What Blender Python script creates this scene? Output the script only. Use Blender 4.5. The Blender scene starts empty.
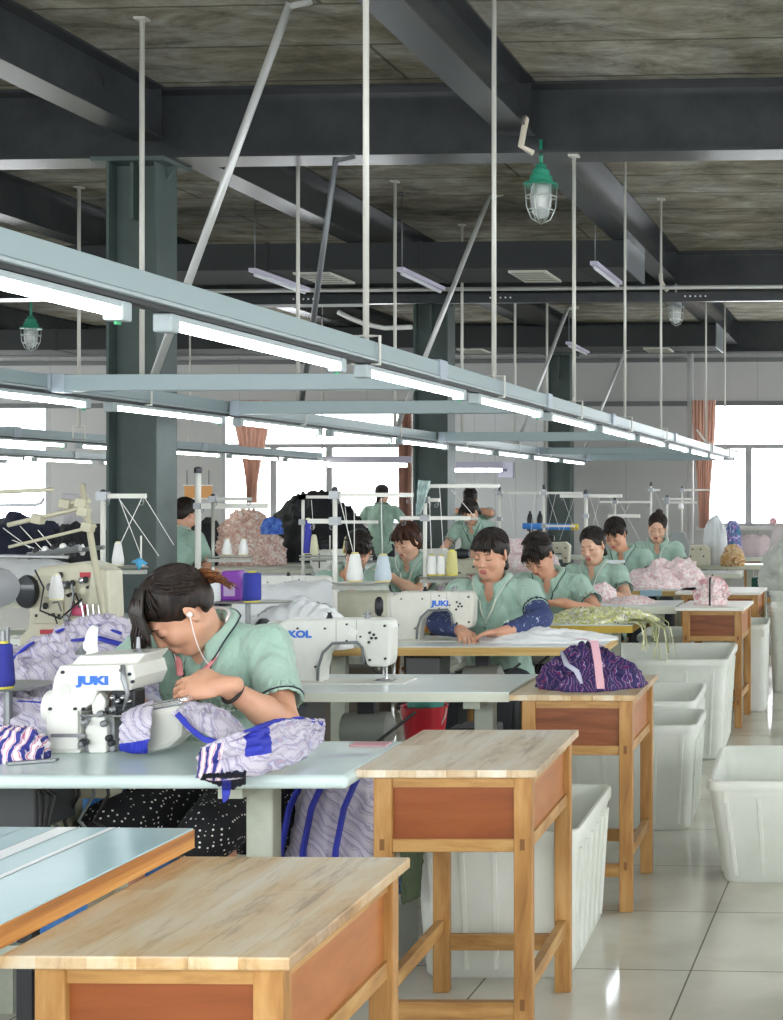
import bpy, bmesh, math, random
import numpy as np
from mathutils import Vector, Matrix, Euler, noise
random.seed(7)
C = bpy.context.scene.collection
PI = math.pi
F, CX, CY, EYE = 1400.0, 817.0, 500.0, 1.42     # focal length in px, principal point, eye height
PHI = math.atan(73.0 / 1400.0)                  # the hall is turned this much against the camera axis

def W(px, py, Z):
    return Vector(((px - CX) * Z / F, Z, EYE + (CY - py) * Z / F))
def WX(px, Z): return (px - CX) * Z / F
def WH(py, Z): return EYE + (CY - py) * Z / F
def toB(px, Z):
    x, y = (px - CX) * Z / F, Z
    c, s = math.cos(PHI), math.sin(PHI)
    return (x * c - y * s, x * s + y * c)
def fromB(x, y):
    c, s = math.cos(PHI), math.sin(PHI)
    return (x * c + y * s, -x * s + y * c)

# ------------------------------------------------------------------ materials
def lin(c):
    if isinstance(c, str):
        c = [int(c[i:i+2], 16) / 255 for i in (0, 2, 4)]
    return tuple((v / 12.92 if v <= .04045 else ((v + .055) / 1.055) ** 2.4) for v in c) + (1.0,)
MATS = {}
def N(nt, t, **kw):
    n = nt.nodes.new(t)
    for k, v in kw.items():
        if k in n.inputs.keys(): n.inputs[k].default_value = v
        else: setattr(n, k, v)
    return n
def base(name):
    m = bpy.data.materials.new(name); m.use_nodes = True
    nt = m.node_tree; b = nt.nodes['Principled BSDF']
    MATS[name] = m
    return m, nt, b
def coords(nt, scale=(1, 1, 1), rot=(0, 0, 0)):
    tc = N(nt, 'ShaderNodeTexCoord'); mp = N(nt, 'ShaderNodeMapping')
    mp.inputs['Scale'].default_value = scale; mp.inputs['Rotation'].default_value = rot
    nt.links.new(tc.outputs['Object'], mp.inputs['Vector'])
    return mp.outputs['Vector']
def ramp(nt, fac, stops, interp='LINEAR'):
    r = N(nt, 'ShaderNodeValToRGB'); r.color_ramp.interpolation = interp
    el = r.color_ramp.elements
    el[0].position, el[0].color = stops[0][0], lin(stops[0][1])
    el[1].position, el[1].color = stops[1][0], lin(stops[1][1])
    for p, c in stops[2:]:
        e = el.new(p); e.color = lin(c)
    nt.links.new(fac, r.inputs['Fac'])
    return r.outputs['Color']
def bump(nt, b, h, strength=.3, dist=.01):
    n = N(nt, 'ShaderNodeBump'); n.inputs['Strength'].default_value = strength; n.inputs['Distance'].default_value = dist
    nt.links.new(h, n.inputs['Height']); nt.links.new(n.outputs['Normal'], b.inputs['Normal'])
def mat(name, c, rough=.5, metal=0, var=None, vs=8, bmp=0, bs=60, coat=0, trans=0, stretch=(1, 1, 1)):
    if name in MATS: return MATS[name]
    m, nt, b = base(name)
    b.inputs['Base Color'].default_value = lin(c)
    b.inputs['Roughness'].default_value = rough; b.inputs['Metallic'].default_value = metal
    b.inputs['Coat Weight'].default_value = coat
    v = coords(nt, stretch)
    if var is not None:
        n = N(nt, 'ShaderNodeTexNoise', Scale=vs, Detail=5.0, Roughness=.65)
        nt.links.new(v, n.inputs['Vector'])
        col = ramp(nt, n.outputs['Fac'], [(.35, var), (.65, c)])
        nt.links.new(col, b.inputs['Base Color'])
    if bmp:
        n2 = N(nt, 'ShaderNodeTexNoise', Scale=bs, Detail=3.0)
        nt.links.new(v, n2.inputs['Vector']); bump(nt, b, n2.outputs['Fac'], bmp, .004)
    if trans:
        t = N(nt, 'ShaderNodeBsdfTranslucent'); t.inputs['Color'].default_value = lin(c)
        mx = N(nt, 'ShaderNodeMixShader'); mx.inputs['Fac'].default_value = trans
        nt.links.new(b.outputs[0], mx.inputs[1]); nt.links.new(t.outputs[0], mx.inputs[2])
        nt.links.new(mx.outputs[0], nt.nodes['Material Output'].inputs['Surface'])
    return m
def emit(name, c, s):
    m, nt, b = base(name)
    b.inputs['Base Color'].default_value = lin(c); b.inputs['Emission Color'].default_value = lin(c)
    b.inputs['Emission Strength'].default_value = s
    return m
def wood(name, stops, scale=(1, 1, 1), rough=.45, rot=(0, 0, 0), planks=None, ws=3.0, wear=None):
    m, nt, b = base(name)
    v = coords(nt, scale, rot)
    n = N(nt, 'ShaderNodeTexNoise', Scale=ws, Detail=7.0, Roughness=.62, Distortion=.6)
    nt.links.new(v, n.inputs['Vector'])
    fac = n.outputs['Fac']
    if planks:
        bt = N(nt, 'ShaderNodeTexBrick')
        v2 = coords(nt, (1, 1, 1), (0, 0, PI / 2))
        nt.links.new(v2, bt.inputs['Vector'])
        bt.inputs['Scale'].default_value = 1; bt.inputs['Mortar Size'].default_value = .0008
        bt.inputs['Brick Width'].default_value = planks[1]; bt.inputs['Row Height'].default_value = planks[0]
        bt.inputs['Color1'].default_value = (.0, .0, .0, 1); bt.inputs['Color2'].default_value = (1, 1, 1, 1)
        bt.inputs['Mortar'].default_value = (.1, .1, .1, 1)
        mm = N(nt, 'ShaderNodeMix', data_type='FLOAT'); mm.inputs[0].default_value = planks[2]
        nt.links.new(n.outputs['Fac'], mm.inputs[2]); nt.links.new(bt.outputs['Color'], mm.inputs[3])
        fac = mm.outputs[0]
    col = ramp(nt, fac, stops)
    if wear:
        v3 = coords(nt, (1, 1, 1)); n3 = N(nt, 'ShaderNodeTexNoise', Scale=4.2, Detail=6.0, Roughness=.7, Distortion=.8); nt.links.new(v3, n3.inputs['Vector'])
        mw = N(nt, 'ShaderNodeMix', data_type='RGBA'); nt.links.new(ramp(nt, n3.outputs['Fac'], [(.42, '000000'), (.62, 'a8a8a8')]), mw.inputs[0])
        nt.links.new(col, mw.inputs[6]); mw.inputs[7].default_value = lin(wear)
        v4 = coords(nt, (6, .8, 1)); n4 = N(nt, 'ShaderNodeTexNoise', Scale=3.0, Detail=6.0, Roughness=.7); nt.links.new(v4, n4.inputs['Vector'])
        mz = N(nt, 'ShaderNodeMix', data_type='RGBA', blend_type='MULTIPLY'); mz.inputs[0].default_value = .5
        nt.links.new(mw.outputs[2], mz.inputs[6]); nt.links.new(ramp(nt, n4.outputs['Fac'], [(.36, '8a6a50'), (.47, 'ffffff')]), mz.inputs[7])
        col = mz.outputs[2]
    nt.links.new(col, b.inputs['Base Color']); b.inputs['Roughness'].default_value = rough
    bump(nt, b, n.outputs['Fac'], .12, .004)
    return m
def stripes(name, stops, scale=20, dist=4, rough=.75, stretch=(1, 1, 1), bmp=.3, det=2.0, rot=(0, 0, 0)):
    m, nt, b = base(name)
    v = coords(nt, stretch, rot)
    w = N(nt, 'ShaderNodeTexWave', Scale=scale, Distortion=dist, Detail=det)
    w.inputs['Detail Scale'].default_value = 1.3
    nt.links.new(v, w.inputs['Vector'])
    col = ramp(nt, w.outputs['Fac'], stops)
    nt.links.new(col, b.inputs['Base Color']); b.inputs['Roughness'].default_value = rough
    n2 = N(nt, 'ShaderNodeTexNoise', Scale=45.0, Detail=4.0)
    nt.links.new(v, n2.inputs['Vector']); bump(nt, b, n2.outputs['Fac'], bmp, .008)
    return m
def splotch(name, stops, scale=30, rough=.8, bmp=.4, interp='LINEAR', voronoi=False):
    m, nt, b = base(name)
    v = coords(nt)
    if voronoi:
        n = N(nt, 'ShaderNodeTexVoronoi', Scale=scale); nt.links.new(v, n.inputs['Vector'])
        f = n.outputs['Distance']
    else:
        n = N(nt, 'ShaderNodeTexNoise', Scale=scale, Detail=4.0, Distortion=1.2); nt.links.new(v, n.inputs['Vector'])
        f = n.outputs['Fac']
    nt.links.new(ramp(nt, f, stops, interp), b.inputs['Base Color'])
    b.inputs['Roughness'].default_value = rough
    n2 = N(nt, 'ShaderNodeTexNoise', Scale=60.0, Detail=4.0)
    nt.links.new(v, n2.inputs['Vector']); bump(nt, b, n2.outputs['Fac'], bmp, .008)
    return m

# ------------------------------------------------------------------ polygon builder
class MB:
    def __init__(s): s.v = []; s.f = []; s.mi = []; s.m = 0
    def add(s, vs, fs):
        o = len(s.v); s.v += [tuple(p) for p in vs]
        s.f += [tuple(i + o for i in f) for f in fs]; s.mi += [s.m] * len(fs)
        return s
    def box(s, c, size, R=None, taper=1.0):
        hx, hy, hz = size[0] / 2, size[1] / 2, size[2] / 2
        vs = []
        for z in (-1, 1):
            t = 1 if z > 0 else taper
            for x, y in ((-1, -1), (1, -1), (1, 1), (-1, 1)):
                p = Vector((x * hx * t, y * hy * t, z * hz))
                if R is not None: p = R @ p
                vs.append(p + Vector(c))
        return s.add(vs, [(3, 2, 1, 0), (4, 5, 6, 7), (0, 1, 5, 4), (1, 2, 6, 5), (2, 3, 7, 6), (3, 0, 4, 7)])
    def bx(s, x0, x1, y0, y1, z0, z1):
        return s.box(((x0 + x1) / 2, (y0 + y1) / 2, (z0 + z1) / 2), (abs(x1 - x0), abs(y1 - y0), abs(z1 - z0)))
    def tube(s, pts, r, n=8, flat=None):
        pts = [Vector(p) for p in pts]; k = len(pts)
        rs = r if isinstance(r, (list, tuple)) else [r] * k
        vs = []; up = None
        for i, p in enumerate(pts):
            d = (pts[min(i + 1, k - 1)] - pts[max(i - 1, 0)])
            if d.length < 1e-9: d = Vector((0, 0, 1))
            d.normalize()
            if up is None:
                a = Vector((0, 0, 1)) if abs(d.z) < .9 else Vector((1, 0, 0))
                up = (a - d * a.dot(d)).normalized()
            else:
                up = up - d * up.dot(d)
                up = up.normalized() if up.length > 1e-6 else Vector((1, 0, 0))
            sd = d.cross(up)
            fl = flat if flat else 1
            for j in range(n):
                a = 2 * PI * j / n
                vs.append(p + up * (math.cos(a) * rs[i] * fl) + sd * (math.sin(a) * rs[i]))
        fs = [(i * n + j, i * n + (j + 1) % n, (i + 1) * n + (j + 1) % n, (i + 1) * n + j) for i in range(k - 1) for j in range(n)]
        fs += [tuple(reversed(range(n))), tuple(range((k - 1) * n, k * n))]
        return s.add(vs, fs)
    def lathe(s, prof, c=(0, 0, 0), n=20, R=None):
        vs = []
        for r, z in prof:
            for j in range(n):
                a = 2 * PI * j / n; p = Vector((math.cos(a) * r, math.sin(a) * r, z))
                if R is not None: p = R @ p
                vs.append(p + Vector(c))
        k = len(prof)
        fs = [(i * n + j, i * n + (j + 1) % n, (i + 1) * n + (j + 1) % n, (i + 1) * n + j) for i in range(k - 1) for j in range(n)]
        fs += [tuple(reversed(range(n))), tuple(range((k - 1) * n, k * n))]
        return s.add(vs, fs)
    def prism(s, poly, y0, y1, axis='y', off=(0, 0, 0)):
        n = len(poly); vs = []
        for t in (y0, y1):
            for a, b in poly:
                p = {'y': (a, t, b), 'z': (a, b, t), 'x': (t, a, b)}[axis]
                vs.append(Vector(p) + Vector(off))
        fs = [tuple(range(n)), tuple(reversed(range(n, 2 * n)))]
        fs += [(i, n + i, n + (i + 1) % n, (i + 1) % n) for i in range(n)]
        return s.add(vs, fs)
    def grid(s, P, closed=False):
        a, b = len(P), len(P[0]); vs = [p for r in P for p in r]
        fs = [(i * b + j, i * b + (j + 1) % b, (i + 1) * b + (j + 1) % b, (i + 1) * b + j) for i in range(a - 1) for j in range(b if closed else b - 1)]
        return s.add(vs, fs)
    def sphere(s, c, r, n=12, sc=(1, 1, 1)):
        prof = [(max(1e-4, math.sin(PI * i / n)) * r, -math.cos(PI * i / n) * r) for i in range(n + 1)]
        R = Matrix.Diagonal(Vector(sc))
        return s.lathe(prof, c, max(8, n), R)

def link(name, me, m, parent=None, smooth=False, bevel=0, loc=None, rz=0):
    o = bpy.data.objects.new(name, me); C.objects.link(o)
    for x in (m if isinstance(m, (list, tuple)) else [m]): me.materials.append(x)
    if smooth: me.shade_smooth()
    if bevel:
        b = o.modifiers.new('bevel', 'BEVEL'); b.width = bevel; b.segments = 2; b.limit_method = 'ANGLE'
        b.angle_limit = math.radians(40); b.harden_normals = False
    if parent is not None: o.parent = parent
    if loc is not None: o.location = loc
    o.rotation_euler.z = rz
    return o
def mk(name, mb, m, parent=None, smooth=False, bevel=0, loc=None, rz=0):
    me = bpy.data.meshes.new(name); me.from_pydata(mb.v, [], mb.f)
    me.polygons.foreach_set('material_index', mb.mi)
    bm = bmesh.new(); bm.from_mesh(me); bmesh.ops.recalc_face_normals(bm, faces=bm.faces); bm.to_mesh(me); bm.free()
    me.update()
    if smooth == 'auto':
        me.shade_smooth()
        me.set_sharp_from_angle(angle=math.radians(38)); smooth = False
    return link(name, me, m, parent, smooth, bevel, loc, rz)
def tag(o, label=None, cat=None, group=None, kind=None):
    if label: o['label'] = label
    if cat: o['category'] = cat
    if group: o['group'] = group
    if kind: o['kind'] = kind
    return o
def empty(name, loc=(0, 0, 0), rz=0, label=None, cat=None, group=None):
    o = bpy.data.objects.new(name, None); C.objects.link(o); o.empty_display_size = .1
    o.location = loc; o.rotation_euler.z = rz
    return tag(o, label, cat, group)
def copy_tree(o, loc, rz=None, label=None, group=None):
    r = o.copy(); C.objects.link(r); r.location = loc
    if rz is not None: r.rotation_euler.z = rz
    if label: r['label'] = label
    if group: r['group'] = group
    for ch in list(o.children):
        c = ch.copy(); C.objects.link(c); c.parent = r
        for g in list(ch.children):
            d = g.copy(); C.objects.link(d); d.parent = c
    return r
def text(name, body, size, m, parent, loc, rot=(PI / 2, 0, 0), depth=.0006, bold=.0, sx=1.0, shear=0):
    cu = bpy.data.curves.new(name, 'FONT'); cu.body = body; cu.size = size; cu.extrude = depth; cu.offset = bold
    cu.shear = shear; cu.align_x = 'CENTER'; cu.align_y = 'CENTER'
    t = bpy.data.objects.new('tmp', cu); C.objects.link(t)
    bpy.context.view_layer.update()
    dg = bpy.context.evaluated_depsgraph_get()
    me = bpy.data.meshes.new_from_object(t.evaluated_get(dg)); bpy.data.objects.remove(t); bpy.data.curves.remove(cu)
    me.transform(Matrix.Translation(Vector(loc)) @ Euler(rot).to_matrix().to_4x4() @ Matrix.Diagonal((sx, 1, 1, 1)))
    me.materials.clear()
    return link(name, me, m, parent)

# ------------------------------------------------------------------ smooth solid modeller (distance field -> surface nets)
BIG = 1.0
class SDF:
    def __init__(s, lo, hi, h):
        s.h = h; s.lo = np.array(lo, float); n = np.ceil((np.array(hi, float) - s.lo) / h).astype(int) + 1
        s.n = n; s.D = np.full(n, BIG, np.float32)
    def _reg(s, lo, hi, pad):
        a = np.maximum(0, np.floor((np.array(lo) - pad - s.lo) / s.h).astype(int))
        b = np.minimum(s.n, np.ceil((np.array(hi) + pad - s.lo) / s.h).astype(int) + 1)
        if (b <= a).any(): return None
        sl = tuple(slice(a[i], b[i]) for i in range(3))
        ax = [s.lo[i] + s.h * np.arange(a[i], b[i]) for i in range(3)]
        X = np.stack(np.meshgrid(*ax, indexing='ij'), -1).astype(np.float32)
        return sl, X
    def _put(s, sl, d, k, sub, X, clip):
        if clip:
            for c, n in clip:
                n = np.array(n, np.float32); n = n / np.linalg.norm(n)
                d = np.maximum(d, (X - np.array(c, np.float32)) @ n)
        A = s.D[sl]
        if sub:
            B = -d; hh = np.maximum(k - np.abs(A - B), 0) / max(k, 1e-6)
            s.D[sl] = np.maximum(A, B) + hh * hh * k / 4
        else:
            hh = np.maximum(k - np.abs(A - d), 0) / max(k, 1e-6)
            s.D[sl] = np.minimum(A, d) - hh * hh * k / 4
    def cap(s, a, b, ra, rb=None, k=.01, sub=False, clip=None):
        rb = ra if rb is None else rb
        a, b = np.array(a, float), np.array(b, float); r = max(ra, rb)
        g = s._reg(np.minimum(a, b) - r, np.maximum(a, b) + r, k + 2.5 * s.h)
        if g is None: return s
        sl, X = g; ab = (b - a).astype(np.float32)
        P = X - a.astype(np.float32); t = np.clip(P @ ab / max(float(ab @ ab), 1e-9), 0, 1)
        d = np.linalg.norm(P - t[..., None] * ab, axis=-1) - (ra + (rb - ra) * t)
        s._put(sl, d, k, sub, X, clip); return s
    def path(s, pts, rs, k=.01, sub=False):
        for i in range(len(pts) - 1): s.cap(pts[i], pts[i + 1], rs[i], rs[i + 1], k, sub)
        return s
    def ell(s, c, r, R=None, k=.01, sub=False, clip=None):
        r = np.array(r, float); c = np.array(c, float); m = r.max()
        g = s._reg(c - m, c + m, k + 2.5 * s.h)
        if g is None: return s
        sl, X = g; P = X - c.astype(np.float32)
        if R is not None: P = P @ np.array(R, np.float32)
        q = P / r.astype(np.float32); k0 = np.linalg.norm(q, axis=-1); k1 = np.linalg.norm(q / r.astype(np.float32), axis=-1)
        d = np.where(k1 > 1e-6, k0 * (k0 - 1) / np.maximum(k1, 1e-6), -r.min())
        s._put(sl, d, k, sub, X, clip); return s
    def box(s, c, half, rad=.005, R=None, k=.004, sub=False, clip=None):
        half = np.array(half, float); c = np.array(c, float); m = np.linalg.norm(half) if R is not None else half
        g = s._reg(c - m, c + m, k + 2.5 * s.h)
        if g is None: return s
        sl, X = g; P = X - c.astype(np.float32)
        if R is not None: P = P @ np.array(R, np.float32)
        q = np.abs(P) - (half - rad).astype(np.float32)
        d = np.linalg.norm(np.maximum(q, 0), axis=-1) + np.minimum(q.max(-1), 0) - rad
        s._put(sl, d, k, sub, X, clip); return s
    def mesh(s):
        D = s.D; n = D.shape; ins = D < 0
        corners = [(i, j, k) for i in (0, 1) for j in (0, 1) for k in (0, 1)]
        cs = np.zeros((n[0] - 1, n[1] - 1, n[2] - 1), np.uint8)
        for i, j, k in corners: cs += ins[i:n[0] - 1 + i, j:n[1] - 1 + j, k:n[2] - 1 + k]
        act = (cs > 0) & (cs < 8)
        idx = np.full(cs.shape, -1, np.int64); cells = np.argwhere(act); idx[act] = np.arange(len(cells))
        acc = np.zeros((len(cells), 3)); cnt = np.zeros(len(cells))
        for (a, b) in [(c1, c2) for c1 in corners for c2 in corners if c1 < c2 and sum(abs(c1[q] - c2[q]) for q in range(3)) == 1]:
            va = D[cells[:, 0] + a[0], cells[:, 1] + a[1], cells[:, 2] + a[2]]
            vb = D[cells[:, 0] + b[0], cells[:, 1] + b[1], cells[:, 2] + b[2]]
            m = (va < 0) != (vb < 0); t = np.where(m, va / np.where(m, va - vb, 1), 0)
            p = np.array(a)[None] + t[:, None] * (np.array(b) - np.array(a))[None]
            acc += np.where(m[:, None], p, 0); cnt += m
        V = s.lo + (cells + acc / np.maximum(cnt, 1)[:, None]) * s.h
        Fq = []
        for ax in range(3):
            o1, o2 = [(1, 2), (2, 0), (0, 1)][ax]
            sh = [slice(None)] * 3; sh2 = [slice(None)] * 3
            sh[ax] = slice(0, n[ax] - 1); sh2[ax] = slice(1, n[ax])
            e = ins[tuple(sh)] != ins[tuple(sh2)]
            pos = np.argwhere(e); m = (pos[:, o1] > 0) & (pos[:, o2] > 0) & (pos[:, o1] < n[o1] - 1) & (pos[:, o2] < n[o2] - 1); pos = pos[m]
            if not len(pos): continue
            inside = ins[pos[:, 0], pos[:, 1], pos[:, 2]]
            def at(da, db):
                q = pos.copy(); q[:, o1] -= da; q[:, o2] -= db
                return idx[q[:, 0], q[:, 1], q[:, 2]]
            q = np.stack([at(1, 1), at(0, 1), at(0, 0), at(1, 0)], 1)
            q[~inside] = q[~inside][:, ::-1]; Fq.append(q)
        Fa = np.concatenate(Fq)
        Fa = Fa[(Fa >= 0).all(1)]
        return V, Fa
def smooth_np(V, Fa, it=1, lam=.5):
    for _ in range(it):
        S = np.zeros_like(V); c = np.zeros(len(V))
        for i in range(4):
            a, b = Fa[:, i], Fa[:, (i + 1) % 4]
            np.add.at(S, a, V[b]); np.add.at(S, b, V[a]); np.add.at(c, a, 1); np.add.at(c, b, 1)
        V = V + lam * (S / np.maximum(c, 1)[:, None] - V)
    return V
def npmesh(name, parts, mats, parent=None, mi=None, loc=None, rz=0):
    Vs, Fs, M, o = [], [], [], 0
    for p in parts:
        V, Fa = p[0], p[1]
        Vs.append(V); Fs.append(Fa + o); o += len(V)
        M.append(p[2] if len(p) > 2 else np.zeros(len(Fa), int))
    V = np.concatenate(Vs); Fa = np.concatenate(Fs); M = np.concatenate(M)
    me = bpy.data.meshes.new(name)
    me.vertices.add(len(V)); me.vertices.foreach_set('co', V.astype(np.float32).ravel())
    me.loops.add(Fa.size); me.loops.foreach_set('vertex_index', Fa.astype(np.int32).ravel())
    me.polygons.add(len(Fa)); me.polygons.foreach_set('loop_start', (np.arange(len(Fa)) * 4).astype(np.int32))
    me.polygons.foreach_set('loop_total', np.full(len(Fa), 4, np.int32))
    me.update(calc_edges=True); me.validate()
    o = link(name, me, mats, parent, True, 0, loc, rz)
    if len(me.polygons) == len(M): me.polygons.foreach_set('material_index', M.astype(np.int32))
    return o
def Rxyz(pitch, yaw, roll=0):
    return (Matrix.Rotation(yaw, 3, 'Z') @ Matrix.Rotation(pitch, 3, 'X') @ Matrix.Rotation(roll, 3, 'Y'))
# ------------------------------------------------------------------ palette
def floor_mat():
    m, nt, b = base('floor_tile')
    v = coords(nt)
    br = N(nt, 'ShaderNodeTexBrick', offset=0.0)
    br.inputs['Scale'].default_value = 1; br.inputs['Brick Width'].default_value = .6; br.inputs['Row Height'].default_value = .6
    br.inputs['Mortar Size'].default_value = .003; br.inputs['Mortar Smooth'].default_value = .2
    br.inputs['Color1'].default_value = lin('cdccc0'); br.inputs['Color2'].default_value = lin('c8c7bb'); br.inputs['Mortar'].default_value = lin('7d7a6d')
    nt.links.new(v, br.inputs['Vector'])
    n = N(nt, 'ShaderNodeTexNoise', Scale=3.0, Detail=6.0); nt.links.new(v, n.inputs['Vector'])
    mx = N(nt, 'ShaderNodeMix', data_type='RGBA', blend_type='MULTIPLY'); mx.inputs[0].default_value = .35
    nt.links.new(br.outputs['Color'], mx.inputs[6]); nt.links.new(ramp(nt, n.outputs['Fac'], [(.35, 'b8b4a8'), (.6, 'ffffff')]), mx.inputs[7])
    nt.links.new(mx.outputs[2], b.inputs['Base Color'])
    nt.links.new(ramp(nt, n.outputs['Fac'], [(.3, '3c3c3c'), (.7, '646464')]), b.inputs['Roughness'])
    b.inputs['Specular IOR Level'].default_value = .6
    return m
def ceil_mat():
    m, nt, b = base('ceiling_concrete')
    v = coords(nt, (.75, 1.5, 1)); n = N(nt, 'ShaderNodeTexNoise', Scale=2.6, Detail=12.0, Roughness=.76, Distortion=.5)
    nt.links.new(v, n.inputs['Vector'])
    c1 = ramp(nt, n.outputs['Fac'], [(.36, '6d6b64'), (.46, '98958b'), (.54, 'aeaba2'), (.66, 'd2d0c8')])
    v2 = coords(nt, (1, 1, 1)); n2 = N(nt, 'ShaderNodeTexNoise', Scale=1.1, Detail=4.0, Distortion=1.0); nt.links.new(v2, n2.inputs['Vector'])
    mx = N(nt, 'ShaderNodeMix', data_type='RGBA', blend_type='MULTIPLY'); mx.inputs[0].default_value = .75
    nt.links.new(c1, mx.inputs[6]); nt.links.new(ramp(nt, n2.outputs['Fac'], [(.38, 'aa9f86'), (.5, 'd6d1c2'), (.62, 'f0f0ee')]), mx.inputs[7])
    br = N(nt, 'ShaderNodeTexBrick', offset=.5); br.inputs['Scale'].default_value = 1
    br.inputs['Brick Width'].default_value = 5.6; br.inputs['Row Height'].default_value = .62; br.inputs['Mortar Size'].default_value = .012
    br.inputs['Color1'].default_value = (1, 1, 1, 1); br.inputs['Color2'].default_value = (.8, .8, .78, 1); br.inputs['Mortar'].default_value = (.3, .3, .28, 1)
    n3 = N(nt, 'ShaderNodeTexNoise', Scale=6.0, Detail=3.0); nt.links.new(v2, n3.inputs['Vector'])
    vm = N(nt, 'ShaderNodeVectorMath', operation='MULTIPLY_ADD'); nt.links.new(n3.outputs['Color'], vm.inputs[0]); vm.inputs[1].default_value = (.03, .03, 0)
    nt.links.new(v2, vm.inputs[2]); nt.links.new(vm.outputs[0], br.inputs['Vector'])
    m2 = N(nt, 'ShaderNodeMix', data_type='RGBA', blend_type='MULTIPLY'); m2.inputs[0].default_value = .9
    nt.links.new(mx.outputs[2], m2.inputs[6]); nt.links.new(br.outputs['Color'], m2.inputs[7])
    nt.links.new(m2.outputs[2], b.inputs['Base Color']); b.inputs['Roughness'].default_value = .9
    bump(nt, b, n.outputs['Fac'], .6, .03)
    return m
def panel_mat(name, c, c2, w=.3):
    m, nt, b = base(name)
    v = coords(nt, (1, 1, 1), (PI / 2, 0, 0)); br = N(nt, 'ShaderNodeTexBrick', offset=0.0)
    br.inputs['Scale'].default_value = 1; br.inputs['Brick Width'].default_value = w; br.inputs['Row Height'].default_value = 30
    br.inputs['Mortar Size'].default_value = .004
    br.inputs['Color1'].default_value = lin(c); br.inputs['Color2'].default_value = lin(c); br.inputs['Mortar'].default_value = lin(c2)
    nt.links.new(v, br.inputs['Vector']); nt.links.new(br.outputs['Color'], b.inputs['Base Color']); b.inputs['Roughness'].default_value = .45
    return m
FLOOR = floor_mat(); CEIL = ceil_mat()
WALLM = panel_mat('wall_panel', 'b4b4b2', '8e8e8d', .95); WALLW = panel_mat('wall_panel_white', 'd9dcdc', 'b4b8b8', .3)
GIRT = mat('girt_paint', '6d7070', .6)
BEAM = mat('beam_paint', '3c3f41', .26, var='313436', vs=3)
COLM = mat('column_paint', '4a5956', .45, var='414e4b', vs=4)
TRUNK = mat('trunking_paint', '95a6a9', .35)
CLAMPM = mat('clamp_grey', 'a5b0bb', .4)
HOUSE = mat('lamp_housing', 'a6b2b4', .4)
ROD = mat('rod_galvanised', 'cbcac2', .42, .1)
ZINC = mat('zinc_pipe', 'c4c6c4', .35, .3)
DARKROD = mat('dark_steel_pipe', '6f7275', .4, .5)
DUCTM = mat('duct_foam', '2b2e2f', .8, bmp=.4, bs=30)
WHITE = mat('white_paint', 'e6e6e2', .45)
PVC = mat('pvc_cream', 'cfc7b4', .5)
BLACK = mat('black_plastic', '1a1a1c', .45)
TUBE = emit('tube_glow', 'f4fbff', 13.0)
TUBEY = emit('tube_glow_far', 'fdfce8', 13.0)

def struct(name, mb, m, smooth=False, bevel=0, building=True, parent=None):
    o = mk(name, mb, m, parent, smooth, bevel, rz=0 if (parent or not building) else -PHI)
    if parent is None: o['kind'] = 'structure'
    return o
# building frame extents
XL, XR, YN, YF, HC = -16.5, 4.6, -1.2, 20.0, 3.88
struct('floor', MB().bx(XL, XR, YN, YF + .1, -.12, 0), FLOOR)
struct('ceiling', MB().bx(XL, XR, YN, YF + .1, HC, HC + .15), CEIL)
# far wall with three window openings
SILL, HEAD = 1.04, 2.83
wins = [(-16.0, toB(48, 20.6)[0]), (toB(221, 20.45)[0], toB(416, 20.35)[0]), (toB(700, 20.1)[0], toB(700, 20.1)[0] + 3.4)]
wf = MB(); x = XL
for a, b in wins:
    wf.bx(x, a, YF, YF + .1, 0, HC); wf.bx(a, b, YF, YF + .1, 0, SILL); wf.bx(a, b, YF, YF + .1, HEAD, HC); x = b
wf.bx(x, XR, YF, YF + .1, 0, HC)
struct('wall_far', wf, WALLM)
g = MB().bx(XL, XR, YF - .03, YF, 2.77, 2.84).bx(XL, XR, YF - .04, YF, 3.40, 3.46)
struct('trim_1', g, GIRT)
struct('trim_2', MB().bx(wins[1][1] + .15, toB(545, 20.3)[0], YF - .03, YF - .002, .0, 2.76), WALLW)
struct('trim_3', MB().bx(XL, XR, YF - .02, YF, 0, .12), GIRT)
WFR = mat('window_frame', 'a9abad', .4)
m, nt, b = base('window_glass')
tr = N(nt, 'ShaderNodeBsdfTransparent'); gl = N(nt, 'ShaderNodeBsdfGlossy'); gl.inputs['Roughness'].default_value = .03
mx = N(nt, 'ShaderNodeMixShader'); mx.inputs[0].default_value = .06
nt.links.new(tr.outputs[0], mx.inputs[1]); nt.links.new(gl.outputs[0], mx.inputs[2]); nt.links.new(mx.outputs[0], nt.nodes['Material Output'].inputs['Surface'])
GLASS = m
def window(i, a, b, y, muls, tz=2.35):
    fr = MB(); t = .05
    fr.bx(a, b, y, y + .08, SILL, SILL + t); fr.bx(a, b, y, y + .08, HEAD - t, HEAD)
    fr.bx(a, a + t, y, y + .08, SILL, HEAD); fr.bx(b - t, b, y, y + .08, SILL, HEAD)
    fr.bx(a, b, y, y + .07, tz, tz + .06)
    for mxx in muls: fr.bx(mxx - .045, mxx + .045, y, y + .07, SILL, tz)
    o = struct('window_%d' % i, fr, WFR)
    p = mk('glass', MB().bx(a + t, b - t, y + .035, y + .04, SILL + t, HEAD - t), GLASS, o)
    s = mk('window_sill', MB().bx(a - .05, b + .05, y - .12, y + .0, SILL - .05, SILL), mat('sill_white', 'c9c8c5', .5), o)
window(1, *wins[0], YF, [-14.0], 2.3)
window(2, *wins[1], YF, [toB(272, 20.4)[0], toB(329, 20.4)[0]], 2.18)
window(3, *wins[2], YF, [toB(748, 20)[0], toB(748, 20)[0] + 1.5], 2.16)
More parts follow.
